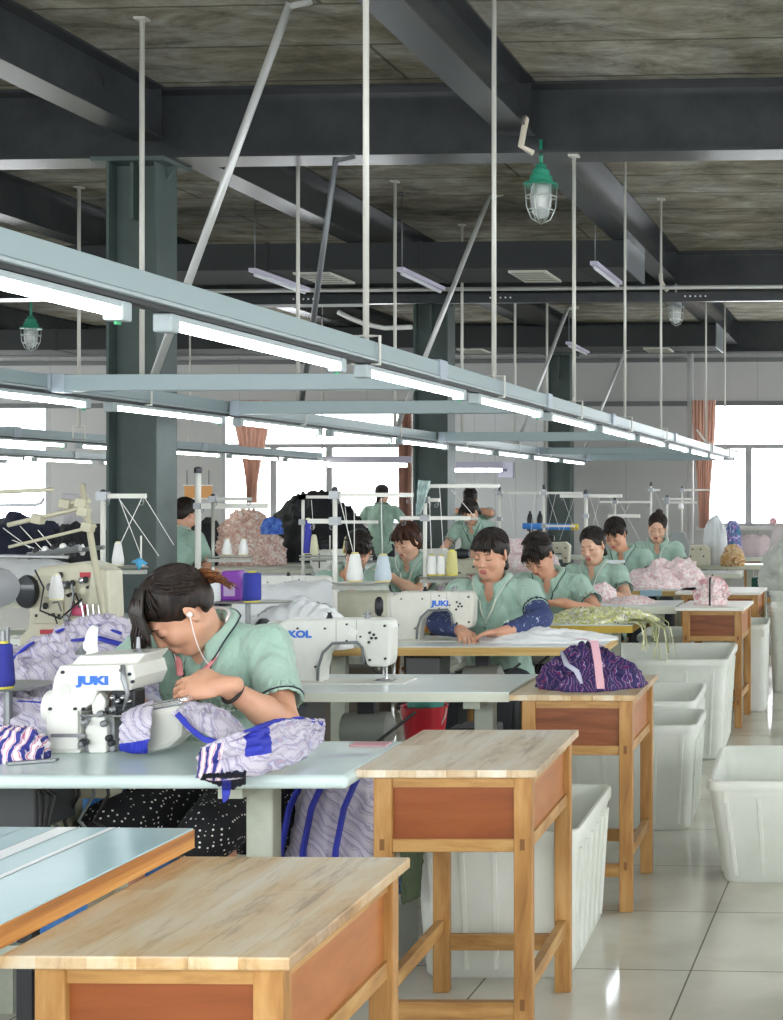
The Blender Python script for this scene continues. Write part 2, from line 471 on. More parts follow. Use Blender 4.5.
# right wall with a long window band, past the frame on the right
wr = MB(); y = YN
ops = [(0.2, 4.4), (5.6, 10.0), (11.2, 13.6), (14.8, 19.2)]
for a, b_ in ops:
    wr.bx(XR, XR + .12, y, a, 0, HC); wr.bx(XR, XR + .12, a, b_, 0, .9); wr.bx(XR, XR + .12, a, b_, 2.9, HC); y = b_
wr.bx(XR, XR + .12, y, YF + .1, 0, HC)
struct('wall_right', wr, WALLM)
for i, (a, b_) in enumerate(ops):
    fr = MB().bx(XR, XR + .08, a, b_, .9, .95).bx(XR, XR + .08, a, b_, 2.85, 2.9)
    for q in range(4):
        yy = a + (b_ - a) * q / 3; fr.bx(XR, XR + .08, yy - .03, yy + .03, .9, 2.9)
    struct('window_%d' % (4 + i), fr, WFR)
struct('wall_near', MB().bx(XL, -8, YN - .1, YN, 0, HC).bx(-8, 3.6, YN - .1, YN, 0, .9).bx(-8, 3.6, YN - .1, YN, 2.9, HC).bx(3.6, XR, YN - .1, YN, 0, HC).bx(-4.3, -3.9, YN - .1, YN, .9, 2.9).bx(-.2, .2, YN - .1, YN, .9, 2.9), WALLM)  # unseen wall behind the camera, added to cut fill light; gaps admit daylight
wl = MB(); y = YN
for a, b_ in ((0, 5), (6.5, 11.5), (13, 18)):
    wl.bx(XL - .12, XL, y, a, 0, HC); wl.bx(XL - .12, XL, a, b_, 0, .9); wl.bx(XL - .12, XL, a, b_, 2.9, HC); y = b_
wl.bx(XL - .12, XL, y, YF + .1, 0, HC)
struct('wall_left', wl, WALLM)  # unseen left wall, added with the near one to lower the fill light
# beams across the hall (along building X)
def ibeam_x(y, z0, z1, x0, x1, fl=.25):
    return MB().bx(x0, x1, y - fl / 2, y + fl / 2, z0, z0 + .018).bx(x0, x1, y - fl / 2, y + fl / 2, z1 - .018, z1).bx(x0, x1, y - .007, y + .007, z0 + .018, z1 - .018)
def ibeam_y(x, z0, z1, y0, y1, fl=.2):
    m = MB().bx(x - fl / 2, x + fl / 2, y0, y1, z0, z0 + .015).bx(x - fl / 2, x + fl / 2, y0, y1, z1 - .015, z1).bx(x - .006, x + .006, y0, y1, z0 + .015, z1 - .015)
    for e in (y0 + .01, y1 - .02): m.bx(x - fl / 2 + .02, x + fl / 2 - .02, e, e + .01, z0 + .015, z1 - .015)
    return m
BY = [8.25, 13.85, 19.3]
for i, y in enumerate(BY):
    o = struct('ceiling_beam_cross', ibeam_x(y, 3.46, HC, XL, XR), BEAM); o['label'] = 'dark grey steel cross beam under the slab, %s across the hall' % ['nearest', 'middle', 'farthest'][i]
xs2 = toB(515, 8.15)[0]
beamx = [toB(112, 8.15)[0] - .0, xs2, xs2 + 2.25, xs2 - 4.55, xs2 - 6.8, xs2 - 9.1]
beamx[0] = toB(127, 8.1)[0]
spans = [(YN, BY[0] - .12), (BY[0] + .12, BY[1] - .12), (BY[1] + .12, BY[2] - .12)]
for xi, x in enumerate(beamx):
    for si, (a, b_) in enumerate(spans):
        if xi >= 4 and si == 0: continue
        struct('ceiling_beam_long', ibeam_y(x, 3.56, HC, a, b_), BEAM)
# columns
def column(x0, x1, y, d=.24):
    m = MB(); xm = (x0 + x1) / 2
    m.bx(x0, x0 + .016, y - d / 2, y + d / 2, 0, 3.44); m.bx(x1 - .016, x1, y - d / 2, y + d / 2, 0, 3.44)
    m.bx(x0 + .016, x1 - .016, y - .03, y + .01, 0, 3.44)
    o = struct('column_steel', m, COLM)
    c = MB().bx(x0 - .07, x1 + .07, y - .17, y + .17, 3.435, 3.46)
    for xx, s in ((x0, -1), (x1, 1)):
        c.prism([(xx, 3.435), (xx + s * .065, 3.435), (xx, 3.35)], y - .008, y + .008)
    c.bx(xm - .01, xm + .01, y - d / 2, y - .03, 3.1, 3.435)
    mk('cap_plate', c, COLM, o)
    mk('base_plate', MB().bx(x0 - .05, x1 + .05, y - .18, y + .18, 0, .02), COLM, o)
for (pl, pr, Z) in ((105, 172, 8.35), (413, 453, 13.95), (546, 573, 19.35)):
    a, b_ = toB(pl, Z), toB(pr, Z); column(a[0] + (.0), b_[0] - .03 - (.06 if pl == 105 else .02), BY[[8.35, 13.95, 19.35].index(Z)])
# ducts, foam wrapped, with grilles
def duct(Zf, ytop, ybot, px_r, x0, dep, vents, lab):
    z1, z0 = WH(ytop, Zf), WH(ybot, Zf); xb, yb = toB(px_r, Zf)
    root = empty('air_duct', fromB(xb, yb) + (z0,), -PHI, lab, 'air duct')
    d = MB().bx(x0 - xb, 0, 0, dep, 0, z1 - z0)
    for q in range(12):
        xx = (x0 - xb) + q * 1.3
        if xx < -.1: d.bx(xx, xx + .03, -.008, dep + .008, -.008, z1 - z0 + .008)
    mk('duct_body', d, DUCTM, root)
    mk('end_cap', MB().bx(-.0, .02, -.02, dep + .02, -.02, z1 - z0 + .02), mat('duct_zinc', '8b8f92', .4, .5), root)
    for px in vents:
        xx = toB(px, Zf + dep / 2)[0] - xb; g = MB().bx(xx - .16, xx + .16, .1, dep - .1, -.02, -.002)
        v = mk('grille', g, mat('grille_white', 'bfbfb4', .5), root)
        s = MB()
        for k in range(6): s.bx(xx - .14, xx + .14, .13 + k * (dep - .26) / 5 - .006, .13 + k * (dep - .26) / 5 + .006, -.026, -.02)
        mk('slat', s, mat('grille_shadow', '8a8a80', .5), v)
duct(11.5, 240, 267, 626, -13, .75, [534, 318], 'black foam-wrapped air duct behind the nearest cross beam')
duct(17.0, 325, 346, 716, -13, .6, [658, 470], 'black foam-wrapped air duct nearest the far wall')
# perforated steel channel and conduit in front of the second beam
def bar(name, lab, cat, Z, y0, y1, pxa, pxb, m, dep=.05, group=None, round_=False):
    a, b_ = toB(pxa, Z), toB(pxb, Z); z1, z0 = WH(y0, Z), WH(y1, Z)
    mb = MB()
    if round_: mb.tube([(a[0], 0, (z0 + z1) / 2), (b_[0], 0, (z0 + z1) / 2)], (z1 - z0) / 2, 10)
    else: mb.bx(a[0], b_[0], 0, dep, z0, z1)
    o = mk(name, mb, m, None, round_, loc=fromB(0, a[1]) + (0,), rz=-PHI)
    return tag(o, lab, cat, group)
ch = bar('steel_channel', 'dark perforated steel channel running across in front of the second cross beam', 'steel channel', 13.0, 297, 306, 60, 860, BEAM)
hb = MB()
for px in [497, 502, 507, 512, 517] + [690, 695, 700, 705, 710] + [299, 304, 309, 314, 319]:
    xb = toB(px, 13.0)[0]; hb.lathe([(.008, -.003), (.008, .003)], (xb, -.004, WH(301, 13)), 8, Matrix.Rotation(PI / 2, 3, 'X'))
mk('bolt_head', hb, WHITE, ch)
bar('conduit', 'long pale conduit pipe under the second cross beam', 'pipe', 13.3, 289.5, 293.5, 170, 860, ZINC, round_=True)
bar('conduit', 'short pale conduit pipe below the long conduit, left of the second column', 'pipe', 12.9, 305, 308, 205, 372, ZINC, round_=True)
# cream conduit elbow on the first beam
p0, p1, p2, p3 = W(524.5, 118, 8.1), W(526, 119, 8.0), W(521, 146, 8.0), W(533, 153, 8.0)
tag(mk('conduit_elbow', MB().tube([p0, p1, p2, p3], .018, 8), PVC, None, True), 'cream conduit elbow dropping from the long beam to the first cross beam', 'pipe')
p = [W(660, 262, 13.3), W(661, 281, 13.2), W(667, 291, 13.2)]
tag(mk('conduit_elbow', MB().tube(p, .02, 8), PVC, None, True), 'cream conduit elbow at the second cross beam, above the glass lamp', 'pipe')
# ------------------------------------------------------------------ lighting trunkings
TH = (1.915, 1.985)
def trunking(lab, xb, y0, y1, clamps, lidm=TRUNK, dz=0):
    root = empty('cable_trunking', fromB(xb, y0) + (0,), -PHI, lab, 'cable trunking')
    z0, z1 = TH[0] + dz, TH[1] + dz; L = y1 - y0
    mk('trunking_body', MB().bx(-.036, .036, 0, L, z0 + .012, z1), TRUNK, root, bevel=.002)
    mk('trunking_lip', MB().bx(-.042, .042, 0, L, z0, z0 + .010), HOUSE, root, bevel=.002)
    mk('slot_cover', MB().bx(-.022, .022, 0, L, z0 - .012, z0), BLACK, root)
    for c in clamps:
        yy = c - y0
        if 0 < yy < L:
            mk('clamp', MB().bx(-.048, .048, yy - .045, yy + .045, z0 - .004, z1 + .008), CLAMPM, root, bevel=.006)
    return root
def tube_lamp(lab, xb, yend, grp, dz=0, L=1.08, em=TUBE, rot=-PHI):
    root = empty('tube_lamp', fromB(xb, yend) + (1.875 + dz,), rot, lab, 'tube lamp', grp)
    mk('housing', MB().bx(-.022, .022, -L, 0, .010, .026), HOUSE, root, bevel=.003)
    for yy in (-L - .02, .02):
        mk('end_cap', MB().bx(-.026, .026, yy - .022, yy + .022, -.022, .026), HOUSE, root, bevel=.005)
    mk('tube', MB().tube([(0, -L, 0), (0, 0, 0)], .0132, 10), em, root, True)
    mk('lens_strip', MB().bx(-.004, .004, .012, .03, -.030, -.022), mat('green_dot', '1f9a62', .4), root)
    return root
ORD = ['first', 'second', 'third', 'fourth', 'fifth', 'sixth', 'seventh', 'eighth', 'ninth', 'tenth', 'eleventh', 'twelfth', 'thirteenth', 'fourteenth', 'fifteenth']
X1, X2 = -1.87, -3.82
trunking('nearest pale green overhead trunking carrying the brightest row of tube lamps', X1, 1.6, 16.4, [5.65, 7.45, 9.2, 11.9, 14.4])
for i in range(10):
    ye = 3.43 + 1.35 * i - .15
    tube_lamp('glowing tube lamp, %s from the left along the nearest overhead trunking' % ORD[i], X1, ye, 'tube lamps on the nearest trunking')
trunking('second pale green overhead trunking from the camera, behind the nearest one', X2, 4.4, 17.6, [6.15, 7.95, 11.6, 14.9])
for i in range(9):
    tube_lamp('glowing tube lamp, %s from the left along the second overhead trunking' % ORD[i], X2, 6.63 + 1.35 * i - .2, 'tube lamps on the second trunking')
for n, (xb, y0, y1, nl, lb) in enumerate(((-6.85, 8.6, 16.5, 6, 'third'), (-9.6, 11.0, 17.3, 5, 'fourth'), (-11.6, 13.2, 17.8, 3, 'fifth'))):
    trunking('%s overhead trunking from the camera, dim grey at the left' % lb, xb, y0, y1, [y0 + 2.0, y0 + 5])
    for i in range(nl):
        tube_lamp('glowing tube lamp, %s from the left along the %s overhead trunking' % (ORD[i], lb), xb, y0 + 1.3 + 1.35 * i, 'tube lamps on the %s trunking' % lb, em=TUBEY)
# cross arms between trunking one and two
for k, (Z, lab) in enumerate(((6.3, 'nearest'), (8.0, 'second nearest'), (11.7, 'third nearest'), (15.1, 'second farthest'), (17.4, 'farthest'))):
    o = mk('cross_trunking', MB().bx(X2 + .05, X1 - .05, -.032, .032, 1.912, 1.985), TRUNK, None, bevel=.003, loc=fromB(0, Z - .15) + (0,), rz=-PHI)
    mk('clamp', MB().bx(X2 + .05, X2 + .11, -.038, .038, 1.905, 1.99), CLAMPM, o, bevel=.004)
    tag(o, '%s pale green cross trunking joining the two front light rows' % lab, 'cross trunking', 'cross trunkings between the front light rows')
# end batten rows at the far side, running across
for (pa, pb, Z, y, lab) in ((320, 413, 17.0, 463, 'crosswise lamp row on thin rods in front of the left far window'), (452, 505, 18.6, 468, 'short crosswise lamp on the pale wall panel beside the second column')):
    a, b_ = toB(pa, Z), toB(pb, Z); z = WH(y, Z); L = b_[0] - a[0]
    r = empty('crosswise_lamp', fromB(*a) + (z,), -PHI, lab, 'tube lamp')
    mk('housing', MB().bx(0, L, -.03, .03, 0, .08), mat('lilac_housing', 'c3bfd2', .4), r)
    mk('tube', MB().tube([(.1 if L > 1 else 0, 0, -.03), (L * (.95 if L < 1 else .95), 0, -.03)], .02, 8), TUBE, r, True)
# hanger rods
def rod(px, Z, ztop, zbot, r, lab, m=ROD, xb=None):
    b0 = toB(px, Z) if xb is None else (xb, Z)
    o = mk('hanger_rod', MB().tube([(0, 0, zbot), (0, 0, ztop)], r, 8), m, None, True, loc=fromB(*b0) + (0,), rz=-PHI)
    mk('ceiling_flange', MB().bx(-.03, .03, -.03, .03, ztop - .01, ztop), m, o)
    if zbot < 2.2:
        mk('hook_clamp', MB().tube([(.0, 0, zbot + .08), (.0, -.01, zbot + .02), (-.05, 0, zbot + .02), (-.05, 0, TH[0] - .01), (.05, 0, TH[0] - .01), (.05, 0, zbot + .02), (0, 0, zbot + .02)], .006, 6), m, o)
    return tag(o, lab, 'hanger rod', 'vertical hanger rods')
def pxT(xt, px):   # depth at which trunking xt crosses pixel column px
    return 1400 * (-xt) / (890 - px)
for i, px in enumerate((366, 494, 574, 625, 661, 690, 706, 725)):
    Z = pxT(X1, px)
    if px == 690: continue
    rod(px, Z, 3.46 if px == 574 else HC, TH[1] + .0, .0115 if px < 600 else .0095, 'pale vertical rod holding the nearest trunking, %s from the left' % ORD[i if i < 5 else i - 1])
for i, px in enumerate((142, 298, 395, 462, 515, 547)):
    rod(px, pxT(X2, px), HC, TH[1], .013, 'pale vertical rod holding the second trunking, %s from the left' % ORD[i])
rod(79, 11.0, HC, TH[1], .013, 'pale vertical rod at the far left, left of the big column')
rod(190, 15.9, HC, TH[1], .01, 'thin pale rod just right of the big column')
rod(322, 16.6, HC, 1.98, .01, 'thin pale rod in front of the left far window')
for i, (px, Z, yb, yt) in enumerate(((255, 11.2, 269, 192), (402, 11.2, 268, 222), (595, 11.2, 262, 210), (569, 16.6, 342, 300))):
    o = mk('hanger_rod', MB().tube([(0, 0, WH(yb, Z)), (0, 0, HC)], .005, 6), DARKROD, None, True, loc=fromB(*toB(px, Z)) + (0,), rz=-PHI)
    mk('ceiling_flange', MB().bx(-.02, .02, -.02, .02, HC - .01, HC), DARKROD, o)
    tag(o, 'thin dark drop rod of the unlit batten lamp, %s from the left' % ORD[i], 'hanger rod', 'drop rods of unlit battens')
    z = WH(yb, Z); r = empty('unlit_batten', fromB(*toB(px, Z)) + (z - .03,), -PHI, 'unlit pale batten lamp hanging high from a thin rod, %s from the left' % ORD[i], 'batten lamp', 'unlit battens under the slab')
    mk('housing', MB().bx(-.03, .03, -.05, 1.0, 0, .03), mat('lilac_housing', 'c3bfd2', .4), r)
    mk('tube', MB().tube([(0, 0, -.018), (0, .95, -.018)], .014, 8), mat('dead_tube', 'd9dbe0', .3), r, True)
# diagonal braces: (top px, py, Z) -> bottom on trunking two
for (tp, bt, r, m, lab) in (((290, 3, 6.9), (150, None), .020, ZINC, 'thick shiny diagonal brace pipe, leftmost and nearest of the slanting pipes'),
        ((336, 158, 8.08), (301, None), .017, DARKROD, 'dark slanting brace pipe, second slanting pipe from the left'),
        ((490, 195, 11.3), (398, None), .02, ZINC, 'shiny slanting brace pipe crossing in front of the second column'),
        ((568, 308, 14.6), (517, None), .02, ZINC, 'shiny slanting brace pipe left of the third column'),
        ((626, 349, 17.5), (583, None), .02, ZINC, 'shiny slanting brace pipe farthest to the right')):
    A = W(*tp); Zb = pxT(X2, bt[0]); bxy = fromB(X2, toB(bt[0], Zb)[1]); B = Vector((bxy[0], bxy[1], 1.99))
    o = mk('brace_pipe', MB().tube([A - A, B - A], r, 10), m, None, True, loc=A)
    mk('end_bracket', MB().tube([(-.0, 0, -.015), (.07, 0, .0), (.11, 0, .01)], r * .8, 6), m, o)
    tag(o, lab, 'brace pipe', 'slanting brace pipes')
# explosion-proof pendant lamps
GREEN = mat('green_enamel', '2f8d72', .35)
m, nt, b = base('lamp_glass')
b.inputs['Base Color'].default_value = lin('e8eeee'); b.inputs['Roughness'].default_value = .05; b.inputs['Alpha'].default_value = .35
LG = m
def pendant(px, Z, ytop, yb, lab, sc=1.0, cm=GREEN, stem=.06):
    X = WX(px, Z); zt = WH(ytop, Z)
    r = empty('cage_lamp', (X, Z, zt), 0, lab, 'caged lamp', 'caged glass ceiling lamps')
    s = sc
    mk('stem', MB().tube([(0, 0, stem), (0, 0, -.09 * s)], .012 * s, 8), cm, r, True)
    mk('cap', MB().lathe([(.015, -.08), (.03, -.09), (.035, -.11), (.05, -.12), (.052, -.15), (.065, -.155), (.07, -.19), (.1, -.2), (.105, -.215), (.09, -.215), (.02, -.2)], n=24, R=Matrix.Scale(s, 3)), cm, r, 'auto')
    mk('glass_dome', MB().lathe([(.062, -.21), (.066, -.28), (.062, -.34), (.045, -.39), (.02, -.41), (.001, -.413)], n=20, R=Matrix.Scale(s, 3)), LG, r, True)
    bulb = MB()
    for k in range(6):
        bulb.lathe([(.026, -.235 - k * .02), (.032, -.245 - k * .02), (.026, -.254 - k * .02)], n=14, R=Matrix.Scale(s, 3))
    mk('bulb', bulb, WHITE, r, True)
    cg = MB()
    for k in range(6):
        a = k * PI / 3 + .3; ca, sa = math.cos(a), math.sin(a)
        cg.tube([(ca * .095 * s, sa * .095 * s, -.2 * s), (ca * .085 * s, sa * .085 * s, -.34 * s), (ca * .055 * s, sa * .055 * s, -.41 * s), (0, 0, -.44 * s)], .0035 * s, 5)
    for zz, rr in ((-.28, .092), (-.36, .078)):
        cg.tube([(math.cos(q * PI / 8) * rr * s, math.sin(q * PI / 8) * rr * s, zz * s) for q in range(17)], .0035 * s, 5)
    mk('wire_cage', cg, mat('cage_zinc', 'b9c1bd', .3, .6), r, True)
pendant(541, 8.3, 150, 217, 'green caged glass lamp hanging under the nearest cross beam')
pendant(676, 13.6, 290, 325, 'clear caged glass lamp hanging under the second cross beam at the right', .8, mat('cap_grey', '9aa2a4', .4))
pendant(31, 13.6, 308, 345, 'green capped glass lamp at the far left below the second cross beam', .95)
# white downpipe on the far wall
a = toB(690.5, 19.6)
tag(mk('downpipe', MB().tube([(0, 0, .0), (0, 0, WH(305, 19.6))], .045, 12), mat('downpipe_white', 'b9bab8', .45), None, True, loc=fromB(*a) + (0,)), 'white vertical downpipe beside the right far window', 'pipe')
# hanging cable loops at the right end of the nearest trunking
tag(mk('cable', MB().tube([W(697, 430, 15.6), W(705, 441, 15.8), W(716, 448, 16.0), W(728, 449, 16.2), W(738, 452, 16.3), W(738, 460, 16.3), W(732, 463, 16.3)], .012, 6), WHITE, None, True), 'white sagging cable at the right end of the nearest trunking', 'cable')
tag(mk('cable', MB().tube([W(338, 312, 12.8), W(350, 318, 12.8), W(365, 324, 12.8), W(385, 328, 12.8), W(412, 327, 12.8)], .022, 6), WHITE, None, True), 'white sagging hose by the second column under the conduit', 'cable')
# curtains
def curtain(px0, px1, yb, Z, tie, lab):
    a, b_ = WX(px0, Z), WX(px1, Z); zt, zb = 2.8, WH(yb, Z); P = []
    for i in range(25):
        t = i / 24; z = zt + (zb - zt) * t; row = []
        wfac = 1 - tie * math.sin(min(1, t * 1.05) * PI / 2) ** 2
        for j in range(61):
            u = j / 60; x = (a + b_) / 2 + (b_ - a) * (u - .5) * wfac; row.append((x, Z + .05 * math.sin(u * 2 * PI * 7 + t) * (.6 + .4 * wfac), z))
        P.append(row)
    o = mk('curtain', MB().grid(P), stripes('curtain_cloth_' + lab[:4], [(.2, 'a3806f'), (.8, 'cba795')], 3, 2, .8), None, True)
    cmt = o.data.materials[0]; nt_ = cmt.node_tree; pb_ = nt_.nodes['Principled BSDF']; tl = N(nt_, 'ShaderNodeBsdfTranslucent'); tl.inputs['Color'].default_value = lin('d6b0a0')
    mxs = N(nt_, 'ShaderNodeMixShader'); mxs.inputs[0].default_value = .3; nt_.links.new(pb_.outputs[0], mxs.inputs[1]); nt_.links.new(tl.outputs[0], mxs.inputs[2]); nt_.links.new(mxs.outputs[0], nt_.nodes['Material Output'].inputs['Surface'])
    tag(o, lab, 'curtain', 'brown curtains on the far windows')
curtain(232, 271, 503, 19.4, .75, 'left brown curtain tied to a point on the left far window')
curtain(398, 412, 560, 19.3, .1, 'narrow brown curtain hanging straight beside the second column')
curtain(692, 716, 528, 19.4, .55, 'right brown curtain gathered beside the right far window')
# small control box on the far wall
r = empty('control_box', W(505, 478, 19.3), -PHI, 'small lilac control box on the pale far wall panel', 'control box')
mk('box_body', MB().bx(-.11, .11, 0, .1, 0, .22), mat('lilac_housing', 'c3bfd2', .4), r, bevel=.006)
mk('box_label', MB().bx(-.05, .03, -.004, 0, .09, .13), mat('grey_mark', '6c6c80', .6), r)
r = empty('hanging_sign', W(198, 498, 15.0), -PHI, 'orange and white hanging sign between the big column and left far window', 'sign')
mk('panel', MB().bx(-.15, .15, 0, .01, 0, .13), mat('sign_orange', 'e0a262', .5), r)
mk('sign_frame', MB().bx(-.16, .16, -.006, .004, -.012, .0).bx(-.16, .16, -.006, .004, .13, .142).bx(-.02, .02, -.008, .004, 0, .13), WHITE, r)
mk('hanging_wire', MB().tube([(-.12, 0, .14), (-.12, 0, .3)], .004, 5).tube([(.12, 0, .14), (.12, 0, .3)], .004, 5), BLACK, r)
# ------------------------------------------------------------------ furniture materials
DTOP = wood('desk_top_worn', [(.25, '7f5a36'), (.37, 'b08a58'), (.48, 'c7a877'), (.56, 'cdbb98'), (.70, 'd6cdbb')], (1.6, .35, 1), .38, planks=(.075, .7, .2), ws=7, wear='d3c9b4')
DTOP2 = wood('desk_top_pale', [(.25, '86674a'), (.38, 'b99d78'), (.5, 'cfbd9f'), (.66, 'ddd6c8')], (1.6, .3, 1), .38, planks=(.075, .7, .22), ws=7, wear='d3c6ad')
DLEG = wood('desk_leg_pine', [(.3, '86592c'), (.5, 'a97b43'), (.7, 'bf9760')], (3, 3, .5), .42, ws=6)
DRAIL = wood('desk_rail_pine', [(.3, '8b6033'), (.5, 'af844b'), (.7, 'c39f68')], (.6, .6, 4), .42, ws=6)
DPAN = wood('desk_panel_ply', [(.3, '6f3615'), (.5, '86461d'), (.7, '955428')], (.6, 1, 3), .4, ws=3)
DPANS = wood('desk_side_ply', [(.3, '8c5029'), (.5, 'a46636'), (.7, 'b37744')], (1, .5, 2.5), .4, ws=4)
DPAN2 = wood('desk_panel_dark', [(.3, '5f3015'), (.5, '7f4622'), (.7, '925634')], (.5, 1, 5), .45, ws=5)
LAM = mat('laminate_white', 'dde5e2', .28, var='d2dbd8', vs=5)
LAMG = mat('laminate_green_white', 'cfdfdc', .25, var='c4d6d4', vs=4)
EDGEW = wood('edge_ply', [(.3, 'a07a3c'), (.5, 'c3a05c'), (.7, 'd8bd80')], (.3, .3, 12), .5, ws=5)
EDGEY = mat('edge_yellow', 'c9a93f', .5, var='b8952f', vs=6)
EDGEG = mat('edge_cream', 'd5d8c6', .5)
FRAME = mat('frame_cream', 'b9beb0', .5, var='a3a898', vs=8)
DKMET = mat('dark_metal', '3a3c3f', .5, .3)
CHROME = mat('chrome', 'c9cbcd', .18, .95)
STEEL = mat('dull_steel', '8d9092', .4, .7)

def school_desk(xr, Zf, lab, w=.44, d=.58, h=.75, rz=0, top=DTOP, pan=DPAN, side=DPANS):
    # base empty at the front right foot; local x runs left (-w..0), y runs back
    r = empty('school_desk', (xr, Zf, 0), rz, lab, 'desk', 'old wooden school desks used as side tables')
    mk('desktop', MB().bx(-w, 0, 0, d, h - .02, h), top, r, bevel=.003)
    lw, ld, ins = .046, .034, .016
    xl0, xl1 = -w + .042, -ins - lw
    y0, y1 = .018, d - .018 - ld
    hl = h - .02
    for x in (xl0, xl1):
        for y in (y0, y1):
            mk('leg', MB().bx(x, x + lw, y, y + ld, 0, hl), DLEG, r, bevel=.003)
            if y == y0:
                for zz in (.56, .16): mk('joint_tenon', MB().bx(x + .016, x + .028, y - .0012, y + .003, zz - .014, zz + .014), mat('tenon_dark', '7a5126', .6), r)
    f0, f1 = xl0 + lw, xl1
    for y in (y0 + .006, y1 + .006):
        mk('upper_rail', MB().bx(f0, f1, y, y + .022, hl - .028, hl), DRAIL, r)
        mk('lower_rail', MB().bx(f0, f1, y, y + .022, hl - .19, hl - .158), DRAIL, r, bevel=.002)
        mk('front_panel' if y < .1 else 'back_panel', MB().bx(f0, f1, y + .008, y + .014, hl - .158, hl - .028), pan, r)
        mk('footrest', MB().bx(f0, f1, y, y + .022, .12, .165), DRAIL, r, bevel=.002)
    for x in (xl0 + .01, xl1 + lw - .034):
        mk('side_rail', MB().bx(x, x + .024, y0 + ld, y1, hl - .03, hl), DRAIL, r)
        mk('side_rail', MB().bx(x, x + .024, y0 + ld, y1, hl - .19, hl - .158), DRAIL, r)
        mk('side_panel', MB().bx(x + .009, x + .016, y0 + ld, y1, hl - .158, hl - .03), side, r)
        mk('side_stretcher', MB().bx(x, x + .022, y0 + ld, y1, .17, .21), DRAIL, r)
    return r
R1 = math.radians(-1)
school_desk(-.773, 2.05, 'wooden school desk nearest the camera, with a broad worn yellow plank top', w=.43, d=.577, rz=R1, top=DTOP)
school_desk(-.695, 3.474, 'wooden school desk with bare pale top, beside the nearest white sewing table', w=.454, d=.61, rz=0, top=DTOP2, pan=DPAN)
school_desk(-.62, 4.80, 'wooden school desk carrying the purple and white patterned cloth bundle', w=.44, d=.575, rz=R1, top=DPAN and DTOP, pan=DPAN2)
school_desk(-.453, 8.69, 'wooden school desk carrying the pink and white rosette cloth bundle', w=.43, d=.62, rz=-PHI, top=mat('white_reflection_top', 'e9e6dc', .4), pan=DPAN2)  # white base colour stands for the reflection on a wooden top
school_desk(-.415, 10.15, 'wooden school desk just behind the one with the pink rosette bundle', w=.62, d=.62, rz=-PHI, top=mat('white_reflection_top', 'e9e6dc', .4), pan=DPAN)
school_desk(-.36, 17.6, 'small wooden desk farthest back near the right far window', w=.6, d=.55, rz=-PHI, top=DTOP2, pan=DPAN)

# pale blue table in the left foreground
r = empty('laminate_table', (-1.215, 2.05, 0), -.03, 'pale blue topped table with thick plywood edge at the bottom left corner', 'table')
mk('tabletop', MB().bx(-1.0, 0, -.55, .64, .752, .787), wood('ply_edge', [(.3, '7c4a1c'), (.45, 'a86c30'), (.6, 'c68a45'), (.75, 'd8a765')], (.25, .25, 14), .45, ws=4), r, bevel=.0)
mk('laminate_sheet', MB().bx(-.998, -.002, -.548, .638, .787, .790), mat('laminate_blue', 'b4d2d6', .16, var='a9c9cf', vs=3), r)
for x0, x1, mm in ((-.165, -.153, 'w'), (-.265, -.228, 'w'), (-.153, -.150, 'd'), (-.228, -.225, 'd'), (-.268, -.265, 'd'), (-.33, -.327, 'd')):
    mk('inlay_line', MB().bx(x0, x1, -.548, .638, .790, .7904), mat('inlay_white', 'eef4f4', .2) if mm == 'w' else mat('inlay_dark', '6f7f84', .4), r)
for x, y in ((-.95, .55), (-.12, .55), (-.95, -.45), (-.12, -.45)):
    mk('leg', MB().bx(x - .025, x + .025, y - .025, y + .025, 0, .752), FRAME, r)
mk('crossbar', MB().bx(-.95, -.12, .53, .57, .3, .34), FRAME, r)

